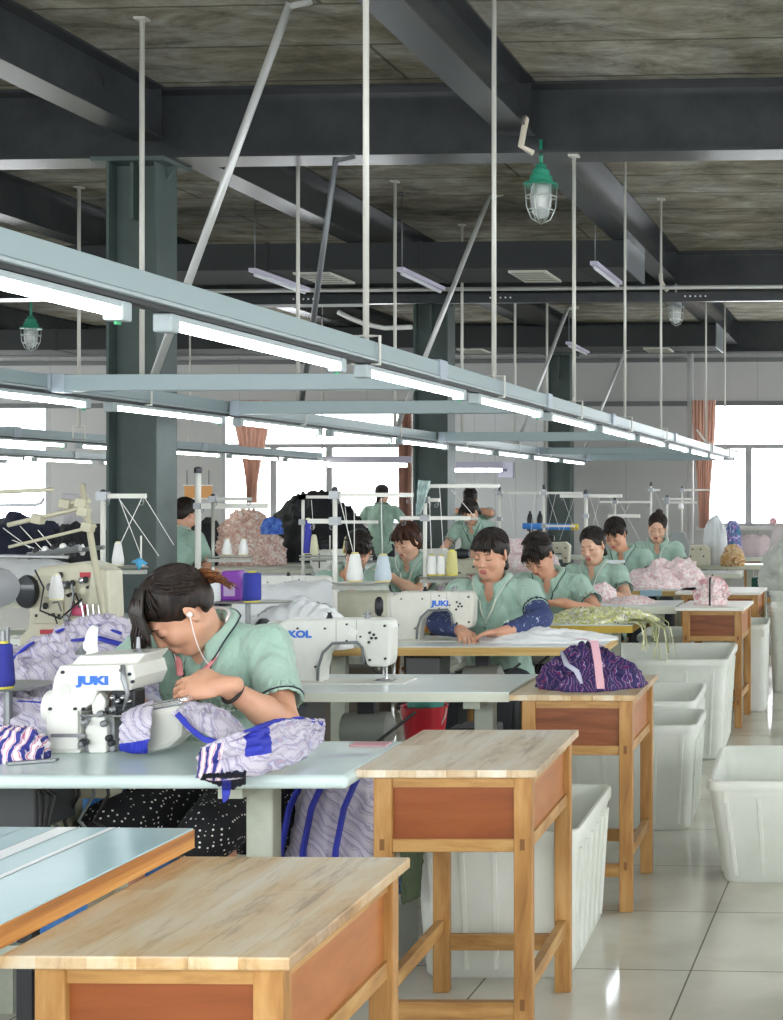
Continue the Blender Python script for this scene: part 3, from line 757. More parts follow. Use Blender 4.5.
# ------------------------------------------------------------------ sewing tables
def sewing_table(xl, xr, Zf, d, lab, top=LAM, edge=EDGEG, th=.035, h=.75, rnd=.0, motor=True, legx=None, dark=False):
    r = empty('sewing_table', (xr, Zf, 0), 0, lab, 'sewing table', 'sewing tables in rows')
    w = xr - xl
    if rnd:
        o = mk('tabletop', MB().bx(-w, 0, 0, d, h - th, h), top, r, 'auto', bevel=rnd)
        o.modifiers['bevel'].segments = 4
    else:
        mk('tabletop', MB().bx(-w, 0, 0, d, h - .004, h), top, r)
        mk('edge_band', MB().bx(-w, 0, 0, d, h - th, h - .004), edge, r)
    lx = legx or (-w + .15, -.14)
    for x in lx:
        mk('leg', MB().bx(x - .035, x + .035, d * .5 - .03, d * .5 + .03, .05, h - th), FRAME, r, bevel=.004)
        mk('foot', MB().bx(x - .03, x + .03, .02, d - .02, 0, .05), FRAME, r, bevel=.004)
        mk('top_bracket', MB().bx(x - .03, x + .03, .04, d - .04, h - th - .03, h - th), FRAME, r)
    mk('crossbar', MB().bx(lx[0], lx[-1], d * .55, d * .55 + .03, .2, .25), FRAME, r)
    if motor:
        xm = (lx[0] + lx[-1]) / 2 + .1
        mk('motor', MB().lathe([(.02, -.09), (.06, -.085), (.065, 0), (.065, .08), (.03, .1)], (xm, d * .55, h - th - .14), 16, Matrix.Rotation(PI / 2, 3, 'Y')), DKMET if dark else mat('motor_grey', '8b8d86', .5), r, 'auto')
        mk('motor_bracket', MB().bx(xm - .03, xm + .03, d * .55 - .02, d * .55 + .02, h - th - .09, h - th), DKMET, r)
        mk('pedal', MB().box((xm - .05, d * .5, .09), (.26, .2, .02), Matrix.Rotation(.2, 3, 'X')), DKMET, r)
        mk('pull_rod', MB().tube([(xm - .05, d * .5, .1), (xm, d * .5, h - .15)], .006, 6), STEEL, r)
        mk('control_box', MB().bx(xm - .32, xm - .16, .12, d * .6, h - th - .2, h - th - .02), mat('box_grey', '5c5f5e', .5), r, bevel=.008)
        mk('cord', MB().tube([(xm - .2, .15, h - .2), (xm - .15, .13, h - .42), (xm - .02, .12, h - .45), (xm + .05, .15, h - .22), (xm + .2, .2, h - .1)], .006, 6), BLACK, r)
    return r
sewing_table(-2.6, -1.142, 3.40, .50, 'white round-edged sewing table with the nearest woman and her overlock machine', top=LAMG, th=.034, rnd=.014, motor=False, legx=(-2.45, -.28 - .0) and (-1.3, -.30))
sewing_table(-3.5, -1.96, 3.93, .95, 'pale table at the left holding the big pile of striped blue-edged garments', top=LAMG, motor=False)
sewing_table(-2.45, -1.075, 4.885, .50, 'white sewing table with the needle-head machine and no operator, behind the nearest woman', motor=True)
sewing_table(-2.42, -.985, 6.40, .52, 'white sewing table with plywood edge where the woman with navy sleeves sews', edge=EDGEW, th=.042)
sewing_table(-2.35, -.99, 7.50, .60, 'yellow-edged table strewn with yellow green cloth pieces', edge=EDGEY, th=.042)
sewing_table(-2.2, -.89, 8.86, .50, 'white table beside the pink rosette desk, with thin pink cloths on it', edge=EDGEG, th=.05)
sewing_table(-2.1, -.90, 10.4, .55, 'tan-edged table with a blue tape patch and a white pink garment heap', edge=EDGEW, th=.045)
sewing_table(-2.0, -.70, 12.85, .5, 'white table third nearest the right far window', th=.05)
sewing_table(-2.0, -.56, 14.4, .5, 'white table second nearest the right far window', th=.045)
sewing_table(-2.1, -.49, 16.3, .5, 'white table nearest the right far window', th=.045)
for i, (Z, a, b_) in enumerate(((6.2, -4.0, -2.62), (7.9, -4.1, -2.55), (9.6, -4.6, -2.9), (11.6, -6.0, -3.0), (13.6, -6.4, -3.2))):
    sewing_table(a, b_, Z, .55, 'white sewing table in the left column, %s from the camera' % ORD[i])
sewing_table(-7.2, -4.9, 9.2, .7, 'pale table at the far left under the white cloth stack', motor=False)
sewing_table(-8.2, -5.6, 12.2, .8, 'pale cutting table at the far left under dark navy cloth', motor=False)
sewing_table(-7.9, -4.7, 14.6, 1.2, 'low cutting table below the far window carrying the pink and black heaps', motor=False)
sewing_table(-4.4, -2.6, 16.6, .6, 'white table beyond the second column', motor=False)
tag(mk('tape_patch', MB().bx(WX(640, 10.39), WX(662, 10.39), 10.385, 10.395, .706, .751), mat('tape_blue', '9dbccb', .5)), 'blue tape patch on the tan table edge', 'tape')

# stools
def stool(x, y, lab, h=.45):
    r = empty('stool', (x, y, 0), 0, lab, 'stool', 'stools under the sewing women')
    mk('seat', MB().bx(-.17, .17, -.13, .13, h - .03, h), DLEG, r, bevel=.006)
    for sx in (-1, 1):
        for sy in (-1, 1):
            mk('leg', MB().tube([(sx * .15, sy * .11, 0), (sx * .13, sy * .09, h - .03)], .016, 8), DLEG, r)
    mk('stretcher', MB().bx(-.14, .14, -.01, .01, .2, .23), DLEG, r)

# ------------------------------------------------------------------ plastic tubs
TUB = mat('tub_plastic', 'eff1ea', .33, var='e2e6dc', vs=5, trans=.25)
def tub(xl, xr, Zf, d, h, lab, ribs=True, rz=0, tp=.88, handle=True):
    w = xr - xl
    r = empty('plastic_tub', ((xl + xr) / 2, Zf + d / 2, 0), rz, lab, 'plastic tub', 'white plastic tubs along the aisle')
    def ring(sx, sy, z, c=.05):
        hx, hy = w / 2 * sx, d / 2 * sy; pts = []
        for (cx, cy, a0) in ((hx - c, hy - c, 0), (-hx + c, hy - c, PI / 2), (-hx + c, -hy + c, PI), (hx - c, -hy + c, 1.5 * PI)):
            for q in range(5):
                a = a0 + q * PI / 8; pts.append((cx + c * math.cos(a), cy + c * math.sin(a), z))
        return pts
    P = [ring(tp * .96, tp * .97, .0), ring(tp, tp, .012), ring(.955, .965, h - .05), ring(.96, .97, h - .05), ring(.965, .975, h)]
    P += [ring(.94, .955, h), ring(.93, .95, h - .05), ring(tp - .03, tp - .02, .02)]
    b = MB().grid(P, closed=True); n = 20
    b.add(P[0], [tuple(range(n))]); b.add(P[-1], [tuple(reversed(range(n)))])
    mk('tub_body', b, TUB, r, 'auto')
    rm = [ring(.955, .965, h - .03), ring(1.0, 1.0, h - .03), ring(1.0, 1.0, h), ring(.985, .99, h + .006), ring(.95, .96, h + .006), ring(.95, .96, h - .01)]
    mk('rim', MB().grid(rm, closed=True), TUB, r, 'auto')
    if ribs:
        for sy in (-1, 1):
            for q in range(5):
                u = -.4 + .2 * q
                if sy == -1 and q in (0, 4): pass
                mk('rib', MB().add([(u * w * tp - .008, sy * d / 2 * tp, .03), (u * w * tp + .008, sy * d / 2 * tp, .03), (u * w * .96 + .008, sy * d / 2 * .965, h - .06), (u * w * .96 - .008, sy * d / 2 * .965, h - .06),
                     (u * w * tp - .006, sy * (d / 2 * tp + .006), .03), (u * w * tp + .006, sy * (d / 2 * tp + .006), .03), (u * w * .96 + .006, sy * (d / 2 * .965 + .006), h - .06), (u * w * .96 - .006, sy * (d / 2 * .965 + .006), h - .06)],
                     [(0, 1, 5, 4), (1, 2, 6, 5), (2, 3, 7, 6), (3, 0, 4, 7), (4, 5, 6, 7)]), TUB, r)
        for sx in (-1, 1):
            for q in range(6):
                u = -.4 + .16 * q
                mk('rib', MB().add([(sx * w / 2 * tp, u * d * tp - .01, .03), (sx * w / 2 * tp, u * d * tp + .01, .03), (sx * w / 2 * .957, u * d * .96 + .01, h - .06), (sx * w / 2 * .957, u * d * .96 - .01, h - .06),
                     (sx * (w / 2 * tp + .007), u * d * tp - .007, .03), (sx * (w / 2 * tp + .007), u * d * tp + .007, .03), (sx * (w / 2 * .957 + .007), u * d * .96 + .007, h - .06), (sx * (w / 2 * .957 + .007), u * d * .96 - .007, h - .06)],
                     [(0, 1, 5, 4), (1, 2, 6, 5), (2, 3, 7, 6), (3, 0, 4, 7), (4, 5, 6, 7)]), TUB, r)
    if handle:
        for sx in (-.38, .38):
            mk('lug', MB().bx(sx * w - .01, sx * w + .01, -d / 2 * .985, -d / 2 * .95, h - .075, h - .03), TUB, r)
    return r
tub(-1.20, -.70, 4.11, .70, .44, 'white plastic tub right behind the bare-topped school desk')
tub(WX(560, 6.0), WX(698, 6.0), 5.98, .50, .45, 'white plastic tub right behind the desk with the purple bundle, front one of two')
tub(WX(600, 6.6), WX(702, 7.0), 6.62, .70, .46, 'white plastic tub squeezed between the front small tub and the big tub')
tub(WX(590, 7.6), WX(729, 7.6), 7.58, .9, .55, 'big tall white plastic tub below the hanging yellow green cloth')
tub(WX(707, 5.15), WX(707, 5.15) + .62, 5.12, .75, .385, 'white plastic tub standing alone at the right edge of the aisle', tp=.82)
tub(-1.22, -.62, 9.42, .7, .5, 'white plastic tub under the desk with the pink rosette bundle')
tub(-.60, -.33, 9.35, .6, .58, 'narrow white plastic tub peeking out right of the rosette desk', ribs=False)
tub(-.36, .15, 10.3, .6, .62, 'white plastic tub at the right edge, nearest of the distant ones', ribs=False)
tub(-.40, .25, 11.6, .6, .66, 'white plastic tub at the right edge below the white sacks', ribs=False)
tub(-.36, .3, 13.0, .6, .7, 'white plastic tub at the right edge, farthest and highest', ribs=False)
# ------------------------------------------------------------------ sewing machines
MW = mat('machine_white', 'e2e3dc', .32, var='d6d7cf', vs=6)
MC = mat('machine_cream', 'd6d2bd', .38, var='c9c5ad', vs=6)
MG = mat('machine_greybeige', 'b9b7a2', .4, var='a6a48f', vs=6)
BLUEL = mat('logo_blue', '2f6fd0', .5)
REDL = mat('logo_red', 'c23b46', .5)
BOLT = mat('bolt_dark', '34363a', .4, .5)
HOSE = mat('hose_grey', '6f7474', .5)
def bolt(parent, pts, y, r=.006, m=None, name='bolt'):
    for x, z in pts:
        mk(name, MB().lathe([(r, -.002), (r, .004), (r * .5, .005)], (x, y, z), 10, Matrix.Rotation(PI / 2, 3, 'X')), m or BOLT, parent)
def lockstitch(X, Z, lab, zt=.75, rz=0, logo=None, logox=-.26, m=None, s=1.0, detail=True, tag_lab=None, left=-.40):
    m = m or MW
    r = empty('lockstitch_machine', (X, Z, zt), rz, lab, 'sewing machine', None)
    r.scale = (s, s, s)
    d = .048
    prof = [(left + .02, 0), (-.215, 0), (-.213, .05), (-.20, .105), (-.165, .138), (-.075, .142), (-.062, .115), (-.052, .075), (-.045, .06), (.022, .058), (.034, .07), (.040, .10), (.042, .20), (.036, .226), (.02, .234), (left + .06, .234), (left + .0, .20), (left, .15)]
    mk('machine_body', MB().prism([(a, b) for a, b in prof], -d, d), m, r, bevel=.010)
    mk('bed_plate', MB().bx(left - .02, .10, -.085, .085, -.012, .004), m, r, bevel=.003)
    mk('throat_plate', MB().bx(-.03, .04, -.03, .03, .004, .006), CHROME, r)
    mk('hand_wheel', MB().lathe([(.02, -.02), (.06, -.018), (.068, -.008), (.068, .008), (.055, .02), (.02, .022)], (left - .045, 0, .165), 24, Matrix.Rotation(PI / 2, 3, 'Y')), BOLT, r, 'auto')
    mk('wheel_guard', MB().bx(left - .02, left + .02, -.04, .04, .10, .225), m, r, bevel=.012)
    mk('needle_bar', MB().tube([(0, 0, .065), (0, 0, .02)], .0045, 8).tube([(0, 0, .02), (0, 0, .002)], .0015, 6), CHROME, r)
    mk('presser_foot', MB().tube([(.01, 0, .065), (.01, 0, .012)], .004, 8).bx(-.008, .018, -.012, .012, .006, .012), CHROME, r)
    mk('thread_guide', MB().tube([(-.03, -.01, .06), (-.035, -.02, .045), (-.02, -.02, .035), (-.005, -.01, .03)], .003, 6), BOLT, r)
    if detail:
        mk('face_plate', MB().prism([(-.045, .07), (.03, .07), (.034, .10), (.036, .215), (-.02, .222), (-.045, .15)], -d - .003, -d + .002), m, r, bevel=.002)
        bolt(r, [(-.035, .185), (-.02, .178), (-.012, .165), (-.028, .165), (-.038, .150), (.02, .21), (.022, .09), (-.035, .085)], -d - .004, .005)
        bolt(r, [(-.12, .215), (-.12, .155), (-.07, .17), (-.20, .20), (-.30, .20), (-.33, .09), (-.235, .06)], -d, .004)
        mk('panel_seam', MB().bx(-.0855, -.0845, -d - .0006, -d + .001, .145, .23).bx(-.16, -.159, -d - .0006, -d + .001, .142, .23), BOLT, r)
        mk('spec_label', MB().box((-.098, -d - .001, .185), (.03, .001, .03), Matrix.Rotation(.5, 3, 'Y')), WHITE, r)
        mk('cable_hose', MB().tube([(-.225, -d - .006, .01), (-.222, -d - .008, .06), (-.205, -d - .008, .112), (-.17, -d - .008, .146), (-.08, -d - .008, .150), (-.062, -d - .008, .13), (-.055, -d - .008, .07)], .0055, 8), HOSE, r, True)
        mk('thread_post', MB().tube([(-.06, 0, .23), (-.06, 0, .262)], .006, 8).tube([(-.075, 0, .25), (-.045, 0, .25)], .004, 6).lathe([(.012, .232), (.012, .242)], (-.06, 0, 0), 10), STEEL, r)
        mk('tension_post', MB().lathe([(.010, .232), (.012, .236), (.006, .25), (.010, .255)], (-.20, 0, 0), 12), BOLT, r)
        mk('lever', MB().tube([(-.05, .055, .09), (-.05, .09, .07), (-.05, .11, .03)], .005, 6), CHROME, r)
    if logo:
        text('logo', logo, .034, BLUEL, r, (logox, -d - .002, .178), bold=.0018, sx=1.25)
    return r
lockstitch(-1.60, 5.17, 'white lockstitch machine on the empty white table, blue lettering half hidden by the nearest woman', logo='KOL', logox=-.292)
m3 = lockstitch(-1.675, 6.70, 'cream white lockstitch machine in front of the woman with navy sleeves', zt=.75, logo='JUKI', logox=-.115, m=mat('machine_offwhite', 'dcdbd0', .34, var='cfcec2', vs=6), left=-.36)
mk('motor_cover', MB().bx(-.62, -.365, -.05, .05, .10, .235), MG, m3, bevel=.02)
mk('hose_loop', MB().tube([(-.36, -.06, .02), (-.38, -.065, .06), (-.35, -.065, .10), (-.31, -.065, .08), (-.32, -.065, .03)], .005, 6), HOSE, m3)

# overlock machine of the nearest woman
def overlock(X, Z, lab, zt=.75, rz=0, m=None, logo='JUKI', s=1.0, arm=True):
    m = m or MW
    r = empty('overlock_machine', (X, Z, zt), rz, lab, 'overlock machine'); r.scale = (s, s, s)
    # local x 0 = left edge; y 0 = front face
    mk('machine_body', MB().prism([(.0, .0), (.09, .0), (.09, .11), (.125, .135), (.135, .165), (.22, .165), (.235, .20), (.225, .235), (.035, .232), (.02, .20), (.008, .13), (.0, .125)], 0, .19), m, r, bevel=.010)
    mk('top_cover', MB().prism([(.045, .228), (.225, .232), (.25, .262), (.07, .255)], .03, .17), m, r, bevel=.006)
    mk('front_cover', MB().bx(.012, .088, -.008, .004, .01, .115), m, r, bevel=.003)
    mk('hinge_lever', MB().bx(.02, .11, -.014, -.008, .045, .054), STEEL, r)
    mk('lower_works', MB().bx(.09, .17, .02, .15, .0, .10), STEEL, r, bevel=.004)
    mk('cloth_plate', MB().bx(.09, .235, -.004, .12, .096, .104), CHROME, r, bevel=.002)
    w = MB(); rr = random.Random(4)
    mk('throat_frame', MB().prism([(.11, .0), (.155, .0), (.16, .06), (.15, .10), (.155, .14), (.14, .16), (.115, .14), (.12, .1), (.10, .06)], .005, .03), m, r, bevel=.004)
    for k in range(10):
        x, z = .085 + rr.random() * .11, .02 + rr.random() * .12
        mk('looper_part', MB().lathe([(.004, 0), (.009, .004), (.009, .014), (.004, .018)], (x, .0 - rr.random() * .012, z), 10, Matrix.Rotation(PI / 2, 3, 'X')), STEEL if k % 2 else BOLT, r)
    mk('tension_block', MB().bx(.165, .23, .01, .07, .10, .165), BOLT, r, bevel=.005)
    for k in range(4):
        mk('tension_disc', MB().lathe([(.007, -.004), (.009, 0), (.004, .012)], (.176 + k * .014, .004, .148 - .01 * (k % 2)), 12, Matrix.Rotation(PI / 2, 3, 'X')), CHROME, r, True)
    mk('needle_lever', MB().tube([(.205, -.005, .235), (.21, -.012, .20), (.222, -.012, .16), (.21, -.012, .115)], [.006, .007, .006, .003], 8), STEEL, r, True)
    mk('needle_clamp', MB().bx(.16, .235, -.012, .004, .112, .122), BOLT, r, bevel=.002)
    mk('hand_wheel', MB().lathe([(.01, -.03), (.045, -.028), (.05, 0), (.04, .01)], (-.012, .09, .11), 20, Matrix.Rotation(PI / 2, 3, 'Y')), WHITE, r, 'auto')
    mk('knob', MB().lathe([(.012, .255), (.014, .262), (.006, .27), (.004, .285)], (.06, .06, 0), 12), STEEL, r, 'auto')
    mk('knob', MB().lathe([(.012, .255), (.014, .262), (.006, .27), (.004, .30)], (.205, .08, 0), 12), STEEL, r, 'auto')
    bolt(r, [(.045, .215), (.20, .22), (.012, .118), (.078, .118), (.10, .118), (.23, .19), (.222, .21), (.012, .02)], -.001, .0045)
    mk('reflector_mark', MB().lathe([(.016, 0), (.016, .001)], (.05, -.0005, .17), 20, Matrix.Rotation(PI / 2, 3, 'X')), mat('mark_pale', 'd0d1ca', .3), r)
    if arm:
        # rounded free arm that carries the garment
        poly = [(.255, .0), (.34, .018), (.375, .05), (.382, .10), (.368, .135), (.265, .118), (.255, .07)]
        mk('free_arm', MB().prism(poly, -.035, .045), mat('arm_grey', 'bfbfb6', .35), r, bevel=.014)
        mk('arm_trim', MB().prism([(.258, .112), (.366, .130), (.376, .138), (.360, .150), (.268, .130)], -.032, .044), CHROME, r, bevel=.005)
    if logo:
        text('logo', logo, .030, BLUEL, r, (.125, -.0015, .192), bold=.0018, sx=1.45)
    return r
ov = overlock(WX(46, 3.70), 3.70, 'white overlock machine with blue lettering on the nearest white table')
# beige multi-needle machine cluster at the left
def heavy_machine(X, Z, lab, zt=.75, s=1.0, rz=0):
    r = empty('coverstitch_machine', (X, Z, zt), rz, lab, 'sewing machine'); r.scale = (s * .80, s, s * 1.2)
    mk('machine_body', MB().prism([(0, 0), (.40, 0), (.41, .12), (.36, .16), (.36, .19), (.44, .22), (.45, .30), (.43, .37), (.34, .39), (.10, .37), (.06, .33), (.05, .16), (0, .12)], 0, .16), MC, r, bevel=.014)
    mk('needle_head', MB().prism([(.36, .03), (.42, .02), (.47, .12), (.50, .20), (.49, .36), (.40, .37), (.37, .2)], -.03, .10), MC, r, bevel=.01)
    mk('side_panel', MB().bx(.08, .24, -.008, .004, .17, .34), MC, r, bevel=.004)
    mk('hand_wheel', MB().lathe([(.02, -.02), (.055, -.018), (.06, 0), (.055, .02), (.02, .03)], (.06, -.02, .285), 20, Matrix.Rotation(PI / 2, 3, 'X')), BOLT, r, 'auto')
    mk('oil_gauge', MB().lathe([(.03, -.004), (.03, .006)], (.21, -.008, .30), 16, Matrix.Rotation(PI / 2, 3, 'X')), STEEL, r)
    mk('crank_arm', MB().tube([(.17, -.02, .30), (.28, -.03, .31)], .014, 10).tube([(.30, -.03, .31), (.31, -.03, .28), (.29, -.03, .2)], .006, 6), STEEL, r)
    mk('red_badge', MB().bx(.33, .40, -.012, .0, .335, .352), REDL, r)
    mk('red_panel', MB().bx(.29, .36, -.02, -.002, .20, .24), mat('badge_pink', 'd8527a', .4), r, bevel=.004)
    mk('red_strip', MB().bx(.12, .22, -.012, .0, .135, .15), REDL, r)
    rr = random.Random(19)
    for k in range(22):
        x, z = .10 + rr.random() * .36, .19 + rr.random() * .17; q = k % 3
        if q == 0: mk('adjuster', MB().lathe([(.005, 0), (.012, .003), (.012, .014), (.004, .018)], (x, -.010, z), 10, Matrix.Rotation(PI / 2, 3, 'X')), [BOLT, CHROME, STEEL][k % 3 - 0 if k % 2 else 1], r)
        elif q == 1: mk('spring_rod', MB().tube([(x, -.02, z), (x + .03, -.024, z + .012 - .03 * rr.random()), (x + .045, -.02, z - .03)], .0035, 5), [STEEL, BOLT][k % 2], r)
        else: mk('cover_tab', MB().bx(x, x + .035, -.013, -.004, z, z + .022), [MC, STEEL, MG][k % 3], r, bevel=.003)
    mk('thread_hose', MB().tube([(.10, -.02, .36), (.16, -.04, .30), (.14, -.04, .22), (.24, -.03, .19), (.36, -.04, .26)], .004, 6), BOLT, r)
    rr = random.Random(9)
    for k in range(16):
        x, z = .26 + rr.random() * .22, .03 + rr.random() * .28
        mk('linkage', MB().lathe([(.006, 0), (.014, .004), (.014, .016), (.005, .02)], (x, -.035 - rr.random() * .01, z), 10, Matrix.Rotation(PI / 2, 3, 'X')), [CHROME, BOLT, MC, STEEL][k % 4], r)
    for k in range(4):
        mk('looper_rod', MB().tube([(.40 + .02 * k, -.04, .05), (.39 + .025 * k, -.05, .16), (.36 + .03 * k, -.04, .24)], .005, 6), CHROME, r)
    mk('belt_guard', MB().tube([(.12, -.02, .04), (.15, -.03, .09), (.20, -.03, .10), (.25, -.03, .06)], .010, 8), BOLT, r, True)
    for k in range(5):
        mk('tension_knob', MB().lathe([(.008, 0), (.014, .01), (.010, .03), (.004, .04)], (.14 + k * .055, .05, .40 + .01 * (k % 2)), 10), WHITE if k % 2 else BOLT, r, 'auto')
    mk('thread_rail', MB().tube([(.05, .02, .41), (.44, .02, .44)], .008, 8), STEEL, r)
    bolt(r, [(.10, .20), (.22, .20), (.10, .32), (.27, .27), (.44, .26), (.44, .34), (.37, .30)], -.01, .006)
    return r
heavy_machine(WX(26, 5.5), 5.45, 'large beige coverstitch machine with red badges at the left, behind the garment pile', s=.92)
lf = empty('industrial_machine', (WX(-54, 4.9), 4.75, .75), 0, 'beige machine with round grey handwheel cut by the left edge of the picture', 'sewing machine')
mk('machine_body', MB().prism([(0, 0), (.21, 0), (.21, .06), (.17, .10), (.14, .2), (.15, .26), (.16, .33), (.02, .34), (0, .3)], 0, .14), MC, lf, bevel=.012)
mk('hand_wheel', MB().lathe([(.012, -.05), (.035, -.05), (.05, -.04), (.052, .0), (.05, .02), (.02, .03)], (.19, .04, .285), 24, Matrix.Rotation(PI / 2 - .5, 3, 'Z') @ Matrix.Rotation(PI / 2, 3, 'Y') if False else Matrix.Rotation(.6, 3, 'Z') @ Matrix.Rotation(PI / 2, 3, 'X')), mat('wheel_grey', '77797a', .35), lf, 'auto')
lf.scale = (1.3, 1, 1.3)
mk('wheel_shaft', MB().tube([(.20, .05, .285), (.27, .07, .285)], .008, 8), STEEL, lf)
mk('bed_arm', MB().prism([(.0, -.12), (.14, -.12), (.30, -.06), (.31, .10), (.0, .12)], -.02, .12, 'z'), MC, lf, bevel=.02)
bolt(lf, [(.05, .15), (.12, .08), (.05, .3)], -.002, .007)
# white long-arm machine behind the woman, round-wheel machine, others
lockstitch(WX(320, 8.0), 8.05, 'white lockstitch machine behind the purple container, seen past the nearest woman', detail=True, left=-.52)
def round_machine(X, Z, lab, s=1.0, m=None):
    r = empty('lockstitch_machine', (X, Z, .75), 0, lab, 'sewing machine'); r.scale = (s, s, s)
    m = m or MG
    mk('machine_body', MB().prism([(0, 0), (.12, 0), (.14, .14), (.24, .15), (.25, .05), (.31, .05), (.32, .22), (.28, .26), (.02, .25), (-.01, .15)], -.05, .07), m, r, bevel=.014)
    mk('hand_wheel', MB().lathe([(.02, -.03), (.085, -.026), (.09, 0), (.08, .015), (.02, .02)], (.06, -.06, .16), 24, Matrix.Rotation(PI / 2, 3, 'X')), m, r, 'auto')
    mk('wheel_spokes', MB().bx(.0, .12, -.094, -.089, .155, .165).bx(.055, .065, -.094, -.089, .10, .22), BOLT, r)
    mk('motor_cap', MB().lathe([(.03, -.05), (.04, 0), (.03, .06)], (.10, .0, .29), 14, Matrix.Rotation(PI / 2, 3, 'Y')), BOLT, r, 'auto')
    mk('bed_plate', MB().bx(-.04, .38, -.09, .09, -.01, .006), m, r)
    bolt(r, [(.2, .2), (.28, .2), (.28, .1)], -.052, .008)
    return r
round_machine(WX(447, 9.9), 9.9, 'grey beige machine with a round spoked wheel behind the front woman with navy sleeves')
round_machine(WX(412, 11.9), 11.9, 'small white machine in front of the standing bowed woman', m=MW)
for px, Z, lab in ((330, 11.8, 'pale machine below the black cloth heap'), (552, 13.8, 'cream machine behind the hair-bun woman under the blue pipe'), (500, 14.8, 'small cream machine among thread stands near the third column')):
    round_machine(WX(px - 14, Z), Z, lab, m=MC if px > 400 else MW)
r = empty('button_machine', (WX(676, 14.2), 14.2, .75), 0, 'cream flat machine box with dark knobs left of the white covered machine', 'sewing machine')
mk('machine_body', MB().prism([(0, 0), (.34, 0), (.34, .16), (.30, .21), (.0, .21)], 0, .2), MC, r, bevel=.012)
mk('needle_head', MB().bx(.05, .13, -.07, .0, .02, .14), MC, r, bevel=.006)
mk('wire_guard', MB().tube([(.02, -.05, .0), (.02, -.06, .09), (.12, -.06, .10), (.13, -.05, .0)], .008, 6), BOLT, r)
bolt(r, [(.08, .16), (.17, .17), (.25, .17), (.15, .1), (.28, .1)], -.002, .009)
r = empty('machine_shield', (WX(678, 13.4), 13.4, .75), 0, 'grey machine shield with a small red emblem behind the farthest seated woman', 'machine cover')
mk('shield_plate', MB().prism([(-.1, 0), (.1, 0), (.11, .25), (.06, .36), (-.04, .38), (-.09, .33)], 0, .05), mat('shield_grey', '8b908f', .45), r, bevel=.015)
mk('emblem', MB().lathe([(.03, 0), (.03, .002)], (0, -.003, .22), 3, Matrix.Rotation(PI / 2, 3, 'X')), REDL, r)
# small eye guard machine in front of the fifth woman
r = lockstitch(WX(617, 10.75), 10.75, 'small white lockstitch machine right in front of the short-haired woman', left=-.18, s=.8, detail=True)
mk('eye_guard', MB().bx(-.10, .09, -.09, -.085, .235, .265), mat('acrylic', 'dfe6e8', .1), r)

# ------------------------------------------------------------------ thread cones and stands
TH_ = {}
def tmat(c):
    if c not in TH_: TH_[c] = mat('thread_' + c, c, .7, bmp=.5, bs=180, stretch=(1, 1, 6))
    return TH_[c]
def cone(X, Y, z, c, lab, h=.13, r=.034, top='e8e4b8', r2=.52, grp=None):
    e = empty('thread_cone', (X, Y, z), 0, lab, 'thread cone', grp)
    mk('wound_thread', MB().lathe([(r * .85, .004), (r, .012), (r * .99, .03), (r * r2 * 1.08, h * .92), (r * r2 * .8, h * .95)], n=20), tmat(c), e, 'auto')
    mk('cone_core', MB().lathe([(r * .9, 0), (r * .9, .006), (r * .45, h * .94), (r * .42, h)], n=16), mat('core_' + top, top, .5), e, 'auto')
    return e
STM = mat('stand_steel', 'a4a69d', .4, .4)
STW = mat('stand_white', 'dcdcd4', .45)
def stand(px, Z, ytop, zb, lab, arms=(), trays=(), pins=(), m=None, r=.011, threads=(), lean=0):
    """arms: (py, px_left, px_right); trays: (py, px_left, px_right)"""
    m = m or STW
    X = WX(px, Z); e = empty('thread_stand', (X, Z, zb), 0, lab, 'thread stand', 'thread stands on the sewing tables')
    zt = WH(ytop, Z) - zb
    mk('pole', MB().tube([(0, 0, 0), (lean, 0, zt)], r, 8), m, e, True)
    mk('base_clamp', MB().bx(-.025, .025, -.025, .025, 0, .03), STEEL, e)
    mk('pole_cap', MB().lathe([(r * 1.3, -.02), (r * 1.3, .012), (r * .6, .02)], (lean, 0, zt), 8), BOLT, e)
    for py, a, b in arms:
        z = WH(py, Z) - zb; l = lean * z / zt; x0, x1 = WX(a, Z) - X, WX(b, Z) - X
        mk('guide_arm', MB().bx(x0, x1, -.008, .008, z - r * .9, z + r * .9), m, e)
        mk('arm_clamp', MB().bx(l - .022, l + .022, -.02, .02, z - .018, z + .018), STEEL, e)
        for q in (x0 + .02, x1 - .02):
            mk('guide_eye', MB().tube([(q + .010 * math.cos(k * PI / 3), 0, z - .03 + .010 * math.sin(k * PI / 3)) for k in range(7)] + [(q + .01, 0, z)], .0022, 5), STEEL, e)
    for py, a, b in trays:
        z = WH(py, Z) - zb; x0, x1 = WX(a, Z) - X, WX(b, Z) - X
        mk('spool_tray', MB().lathe([(.001, -.004), (1, -.004), (1.03, .004), (1, .004), (.001, 0)], ((x0 + x1) / 2, 0, z), 28, Matrix.Diagonal((abs(x1 - x0) / 2, .09, 1))), STM, e, 'auto')
        mk('tray_bar', MB().bx(min(x0, 0), max(x1, 0), -.012, .012, z - .03, z - .012), STM, e)
    for p in pins:
        z = WH(p[1], Z) - zb; mk('spool_pin', MB().tube([(WX(p[0], Z) - X, 0, z), (WX(p[0], Z) - X, 0, z + p[2])], .004, 6).lathe([(.018, 0), (.012, .02)], (WX(p[0], Z) - X, 0, z), 10), STW, e)
    for (a, ya, b, yb) in threads:
        mk('thread_line', MB().tube([(WX(a, Z) - X, -.01, WH(ya, Z) - zb), (WX(b, Z) - X, -.01, WH(yb, Z) - zb)], .0016, 4), WHITE, e)
    return e
def cones_on(Z, py, items, lab, **kw):
    for (px, c, l, h, rr) in items:
        cone(WX(px, Z), Z, WH(py, Z) + .006, c, l, h=h, r=rr, **kw)
